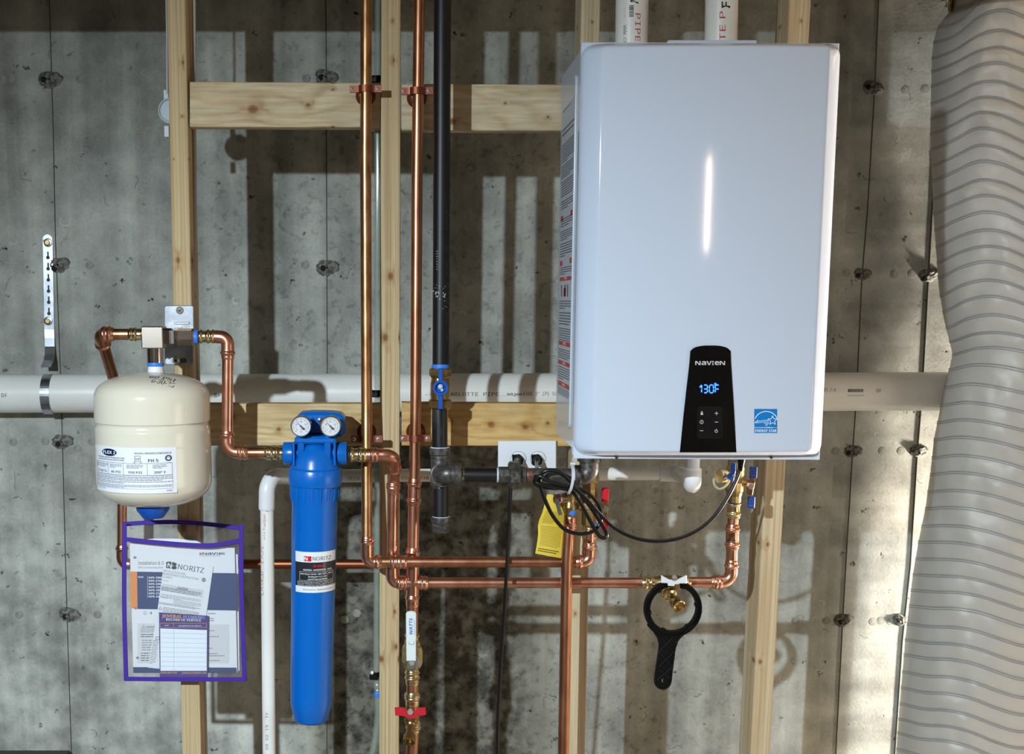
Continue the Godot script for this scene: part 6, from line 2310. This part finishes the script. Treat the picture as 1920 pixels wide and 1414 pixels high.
# ---------------------------------------------------------------- outlet, plugs and cords
func electrics() -> void:
	var o := thing("outlet_plate", "white outlet plate with two round sockets under the wooden blocking", "outlet", P(988, 855, 0.0))
	var b := MB.new()
	var zp := 0.010
	b.slab([P(934, 827, zp), P(1043, 826.5, zp), P(1043, 895, zp), P(934, 895, zp)], Vector3.BACK, 0.006, 0.0016)
	part("plate", b, M.white_plastic, o)
	b = MB.new()
	b.rbox(P(988, 861, -0.020), Vector3(0.100, 0.060, 0.052), 0.003)
	part("box", b, mat(rgb(70, 96, 150), 0.5), o)
	for x in [972.5, 1009.0]:
		b = MB.new()
		b.lathe(P(x, 861, zp), Vector3.BACK, [-0.002, 0.0150, 0.0005, 0.0150, 0.0012, 0.0142, 0.0012, 0.0], 32)
		var rc := part("socket", b, M.pvc_white, o)
		b = MB.new()
		b.lathe(P(x, 861, zp), Vector3.BACK, [0.0, 0.0156, 0.0004, 0.0150], 32)
		part("gap", b, M.black, rc)
	# filter-side plug: its cord drops straight down
	for k in 2:
		var px: float = [972.0, 1008.0][k]
		o = thing("power_cord", ["black power cord from the left socket hanging straight down past the copper pipes", "black heater power cord coiled in loops under the gas elbow, from the right socket"][k], "cord", P(px, 866, 0.02), "")
		b = MB.new()
		b.slab([P(px - 11, 854, 0.026), P(px + 3, 853, 0.026), P(px + 10, 862, 0.026), P(px + 8, 871, 0.026), P(px, 874, 0.026), P(px - 10, 872, 0.026)], Vector3.BACK, 0.015, 0.003)
		part("plug", b, M.black, o)
		b = MB.new()
		b.lathe(P(px - 2, 862, 0.026), Vector3(0, -0.3, 1), [-0.004, 0.0075, 0.010, 0.0062, 0.020, 0.0046, 0.021, 0.003], 14)
		part("strain_relief", b, M.black, o)
		b = MB.new()
		var c := []
		if k == 0:
			var raw := PL([970, 862, 0.044, 967, 866, 0.064, 961, 874, 0.084, 957.5, 900, 0.096, 957, 930, 0.100, 954, 1000, 0.100, 950.5, 1060, 0.102, 946, 1140, 0.100, 940.5, 1220, 0.098, 936, 1300, 0.096, 932.5, 1414, 0.094], null)
			var foot := P(932.5, 1414, 0.094)
			foot.y = 0.10
			raw.append(foot)
			raw.append(foot + Vector3(-0.004, -0.085, 0.03))
			c = spline(raw, 8)
		else:
			c = spline(PL([1007, 863, 0.046, 1006, 870, 0.060, 1007, 880, 0.120, 1004, 895, 0.176, 1003, 905, 0.184,
				1012, 912, 0.186, 1040, 916, 0.188, 1070, 914, 0.190, 1098, 922, 0.186, 1118, 940, 0.182, 1127, 960, 0.180, 1124, 984, 0.182, 1108, 998, 0.184, 1084, 1001, 0.186, 1058, 992, 0.188, 1037, 968, 0.190, 1023, 940, 0.190, 1015, 916, 0.190,
				1012, 898, 0.192, 1020, 885, 0.196, 1036, 882, 0.198, 1054, 889, 0.200, 1070, 904, 0.200, 1088, 926, 0.198, 1108, 952, 0.196, 1126, 980, 0.196, 1137, 1000, 0.196, 1134, 1009, 0.197, 1122, 1003, 0.200, 1106, 976, 0.202, 1090, 946, 0.204, 1072, 922, 0.206,
				1044, 914, 0.206, 1014, 908, 0.204, 1004, 902, 0.202, 1012, 893, 0.206, 1030, 903, 0.210, 1052, 909, 0.212, 1074, 914, 0.212, 1098, 934, 0.210, 1124, 963, 0.205, 1152, 990, 0.20, 1188, 1008, 0.196, 1228, 1015, 0.192, 1268, 1011, 0.188, 1306, 996, 0.184, 1338, 970, 0.180, 1362, 936, 0.176, 1378, 905, 0.172, 1386, 884, 0.168, 1390, 860, 0.164], null), 8)
		b.sweep(c, 0.0036, 12)
		part("cord", b, M.cord, o)
		if k == 1:
			b = MB.new()
			b.lathe(P(1389, 873, 0.167), Vector3(0.05, 1, 0), [-0.01, 0.0045, 0.004, 0.0062, 0.014, 0.0075, 0.022, 0.0075], 16)
			part("gland", b, M.black, o)
	# zip tie holding the coil to the gas pipe
	o = thing("zip_tie", "pale zip tie holding the coiled black cord to the iron gas pipe", "zip tie", P(1072, 895, 0.19))
	b = MB.new()
	var ring := spline(PL([1074, 872, 0.140, 1073, 866, 0.165, 1073, 872, 0.200, 1074.5, 885, 0.222, 1074, 900, 0.226, 1071, 915, 0.224, 1067, 924, 0.215, 1066, 926, 0.196, 1068, 918, 0.170, 1072, 905, 0.140, 1074, 888, 0.134, 1074, 872, 0.140], null), 6)
	strip(b, ring, Vector3.RIGHT, 0.0050, 0.0016)
	part("band", b, mat(rgb(196, 204, 210), 0.4), o)
	b = MB.new()
	b.rbox(P(1073, 870, 0.196), Vector3(0.008, 0.007, 0.006), 0.001)
	part("head", b, mat(rgb(196, 204, 210), 0.4), o)


func small_things() -> void:
	# clear hose down the left side of the middle stud
	var o := thing("clear_hose", "clear flexible plastic hose running down the left side of the middle stud", "hose", P(707, 700, -0.05))
	var b := MB.new()
	var head := P(760, -35, 0).y - 0.001
	var pts := [above(P(709, -33, -0.06), head), P(708, 300, -0.06), P(707.5, 700, -0.06), P(706.5, 1000, -0.055), P(706, 1250, -0.03), P(708, 1300, -0.015), P(708, 1345, -0.01), P(703, 1390, -0.008), P(694, 1430, -0.008)]
	var foot := P(688, 1470, -0.01)
	pts.append(foot)
	pts.append(Vector3(foot.x - 0.01, 0.05, 0.0))
	b.sweep(spline(pts, 10), 0.0066, 18, 0)
	b.sweep(spline(pts, 10), 0.0046, 14, 0)
	part("hose", b, M.tube_clear, o)
	for q in [[706.0, 148.0, "upper black hose clamp on the stud, level with the top blocking"], [706.5, 736.0, "middle black hose clamp on the stud, in front of the white drain pipe"], [703.0, 1264.0, "lower black hose clamp on the stud, beside the white lever valve"]]:
		var c := thing("hose_clamp", q[2], "clamp", P(q[0], q[1], -0.01), "hose clamps on the middle stud")
		b = MB.new()
		var ctr := P(q[0], q[1], -0.052 if q[1] < 1000.0 else -0.026)
		var arc := []
		for i in 13:
			var an := lerpf(-0.2, PI + 0.2, i / 12.0)
			arc.append(ctr + Vector3(cos(an) * 0.0092, 0.0, sin(an) * 0.0105))
		strip(b, arc, Vector3.UP, 0.0105, 0.0022)
		b.rbox(ctr + Vector3(-0.002, -0.003, 0.005), Vector3(0.018, 0.012, 0.018), 0.002)
		part("clip", b, M.black, c)
		if q[1] > 1000.0:
			b = MB.new()
			b.lathe(ctr + Vector3(-0.006, 0.005, 0.010), Vector3(-0.3, 0.2, 1), [0, 0.0045, 0.002, 0.004, 0.003, 0.0], 12)
			part("screw", b, M.screw, c)
	o = thing("hose_marker", "small blue plastic band on the clear hose below the lower clamp", "marker", P(707, 1302, -0.012))
	fitting("band", o, M.tape_blue, [P(708, 1297, -0.0155), P(708, 1308, -0.0145)], 0.0075, [])
	# thin cables on the left stud and the round device half hidden behind it
	o = thing("grey_cable", "thin grey cable stapled along the right side of the left stud", "cable", P(366, 300, -0.06))
	b = MB.new()
	pts = [above(P(363.5, -33, -0.045), head), P(364, 120, -0.045), P(364.5, 250, -0.05), P(365, 300, -0.05), P(365, 420, -0.045), P(364, 555, -0.045), P(367, 610, -0.045), P(370, 680, -0.045), P(374, 760, -0.055), P(377, 900, -0.055), P(382, 1200, -0.055), P(387, 1440, -0.055)]
	b.sweep(spline(pts, 8), 0.0036, 12, 3, Vector2(1.0, 1.0))
	part("cable", b, M.cable_grey, o)
	o = thing("cable_clip", "tiny navy blue clip pinning the grey cable to the left stud", "clip", P(363, 556, -0.046))
	b = MB.new()
	b.rbox(P(362.5, 556, -0.044), Vector3(0.009, 0.008, 0.006), 0.001)
	part("clip", b, mat(rgb(24, 30, 90), 0.4), o)
	var zr := -0.10
	M.grey_white = mat(rgb(178, 186, 194), 0.4)
	o = thing("round_sensor", "white round device half hidden behind the left stud, level with top blocking", "sensor", P(315, 208, zr))
	b = MB.new()
	b.lathe(P(321, 208, zr), Vector3.BACK, [-0.02, 0.0, -0.02, 0.0235, 0.0, 0.0255, 0.004, 0.0250, 0.0045, 0.0225, 0.001, 0.0215, 0.001, 0.0], 36)
	part("housing", b, M.grey_white, o)
	b = MB.new()
	b.lathe(P(321, 208, zr), Vector3.BACK, [0.001, 0.0205, 0.0025, 0.0195, 0.0025, 0.0], 32)
	part("face", b, mat(rgb(150, 162, 172), 0.4), o)
	b = MB.new()
	b.rbox(P(312, 178, zr - 0.004), Vector3(0.010, 0.019, 0.010), 0.001)
	part("ear", b, M.grey_white, o)
	b = MB.new()
	b.rbox(P(313, 247, zr - 0.004), Vector3(0.010, 0.022, 0.010), 0.001)
	part("ear", b, M.grey_white, o)
	b = MB.new()
	b.sweep([above(P(312.5, -33, zr), 2.598), P(313, 50, zr), P(313.5, 176, zr)], 0.0022, 10)
	part("cable", b, M.grey_white, o)
	# dark lid at the lower left corner
	o = thing("storage_bin", "dark grey storage bin whose lid edge shows at the lower left corner", "bin", Vector3(P(30, 1440, 0.3).x, 0.0, 0.26))
	b = MB.new()
	var l0 := P(-60, 1405, 0.09)
	var l1 := P(138, 1404.5, 0.09)
	var mid := (l0 + l1) * 0.5
	b.rbox(Vector3(mid.x - 0.15, l0.y - 0.014, 0.26), Vector3(l1.x - l0.x + 0.30, 0.028, 0.34), 0.007)
	part("lid", b, M.bin, o)
	b = MB.new()
	b.rbox(Vector3(mid.x - 0.15, (l0.y - 0.026) * 0.5, 0.26), Vector3(l1.x - l0.x + 0.26, l0.y - 0.026, 0.30), 0.012)
	part("body", b, M.bin, o)


# ---------------------------------------------------------------- ribbed white sleeve at the right
func insulation() -> void:
	var o := thing("insulated_duct", "fat white plastic insulation sleeve with grey ribs hanging down the right side", "insulation", P(1880, 700, -0.25))
	# left outline, and how each rib runs: rises at 25, 50, 75 and 100 percent of the visible width, in photo pixels
	var edge := [-80, 1792, 0, 1786, 22, 1780, 40, 1766, 56, 1756, 80, 1750, 110, 1747, 200, 1745, 250, 1744, 330, 1747, 400, 1750, 470, 1755, 540, 1760, 600, 1770, 640, 1780, 664, 1786, 690, 1780, 725, 1771, 760, 1764, 823, 1751, 888, 1744, 952, 1735, 1015, 1722, 1080, 1711, 1200, 1697, 1320, 1687, 1414, 1680, 1500, 1675]
	var keys := [[-80.0, 14.0, 60.0, 78.0, 60.0], [60.0, 14.0, 52.0, 66.0, 52.0], [132.0, 16.0, 38.0, 46.0, 33.0], [280.0, 18.0, 40.0, 34.0, 14.0], [464.0, 20.0, 32.0, 28.0, 8.0], [600.0, 22.0, 30.0, 22.0, 6.0], [640.0, 14.0, 18.0, 12.0, -2.0], [725.0, 7.0, 3.0, -6.0, -16.0], [860.0, 5.0, 2.0, -7.0, -20.0], [1000.0, 1.0, -2.0, -12.0, -26.0], [1130.0, -4.0, -5.0, -12.0, -26.0], [1370.0, -11.0, -14.0, -24.0, -42.0], [1500.0, -12.0, -18.0, -30.0, -48.0]]
	var ex := func(y: float) -> float:
		for i in edge.size() / 2 - 1:
			if y <= edge[2 * i + 2]:
				return lerpf(edge[2 * i + 1], edge[2 * i + 3], clampf((y - edge[2 * i]) / float(edge[2 * i + 2] - edge[2 * i]), 0.0, 1.0))
		return edge[-1]
	var rise := func(y: float, t: float) -> float:
		var i := 0
		while i < keys.size() - 2 and y > keys[i + 1][0]:
			i += 1
		var k := clampf((y - keys[i][0]) / (keys[i + 1][0] - keys[i][0]), 0.0, 1.0)
		var v := [0.0]
		for j in range(1, 5):
			v.append(lerpf(keys[i][j], keys[i + 1][j], k))
		v.append(v[4] - 14.0)
		v.append(v[4] - 20.0)
		var f := clampf(t * 4.0, 0.0, 4.999)
		var a := int(f)
		return cubic_interpolate(v[a], v[mini(a + 1, 6)], v[maxi(a - 1, 0)], v[mini(a + 2, 6)], f - a)
	var ribs := [-70, -42, -14, 16, 50, 78, 108, 133, 160, 193, 222, 250, 279, 310, 338, 372, 400, 430, 462, 492, 520, 554, 584, 614, 640, 664, 692, 725, 759, 791, 823, 857, 888, 921, 952, 985, 1015, 1046, 1076, 1105, 1134, 1168, 1198, 1226, 1258, 1288, 1318, 1347, 1373, 1403, 1433, 1463]
	var nz := noise(71, 1.0, 2)
	var sub := 8
	var nc := 48
	var b := MB.new()
	var lines := MB.new()
	var grid := []
	var line_rows := []
	for i in ribs.size() - 1:
		for s in sub:
			var y := lerpf(ribs[i], ribs[i + 1], float(s) / sub)
			var puff := sin(PI * s / sub)
			var row := PackedVector3Array()
			for j in nc + 1:
				var phi := lerpf(PI * 1.25, 0.0, float(j) / nc)   # from behind the left edge, over the front, to the right side out of view
				var x0: float = ex.call(y)
				var half := 220.0
				var px := x0 + half * (1.0 + cos(phi))
				var t := minf((px - x0) / 175.0, 1.4)
				var z := -0.40 + (0.24 if phi < PI else 0.124) * sin(phi) + (0.0022 * puff + 0.008 * nz.get_noise_2d(px * 0.02, y * 0.01)) * clampf(sin(phi) * 3.0, 0.0, 1.0)
				row.push_back(P(px, y - rise.call(y, t), z))
			grid.append(row)
	b.grid(grid, Vector3(-0.3, 0, 1), false, Vector2(1, 1))
	part("sleeve", b, M.sleeve, o)
	for i in ribs.size() - 1:
		var rb := MB.new()
		for k in 2:
			var pts := []
			for j in nc + 1:
				var off := 0 if k == 0 else 1
				var p0: Vector3 = grid[mini(i * sub + off, grid.size() - 1)][j]
				pts.append(p0 + Vector3(-0.0004, 0.0, 0.0009))
			rb.sweep(pts, 0.0016 if k == 0 else 0.0012, 6, 0)
		part("rib", rb, M.rib, o)
	# torn edge with yellow fibre at the top
	b = MB.new()
	var rows := []
	for i in 6:
		var row := PackedVector3Array()
		for j in 7:
			var y := lerpf(-60, 22, i / 5.0)
			row.push_back(P(lerpf(1778, 1796 - i * 2.2, j / 6.0) + 3.0 * nz.get_noise_2d(i * 3.0, j * 2.0), y, -0.36 + 0.02 * sin(PI * j / 6.0) + 0.006 * nz.get_noise_2d(i * 2.0, j * 3.0)))
		rows.append(row)
	b.grid(rows, Vector3.BACK)
	part("fibre_edge", b, M.fibre, o, "yellow fibre at the torn edge")
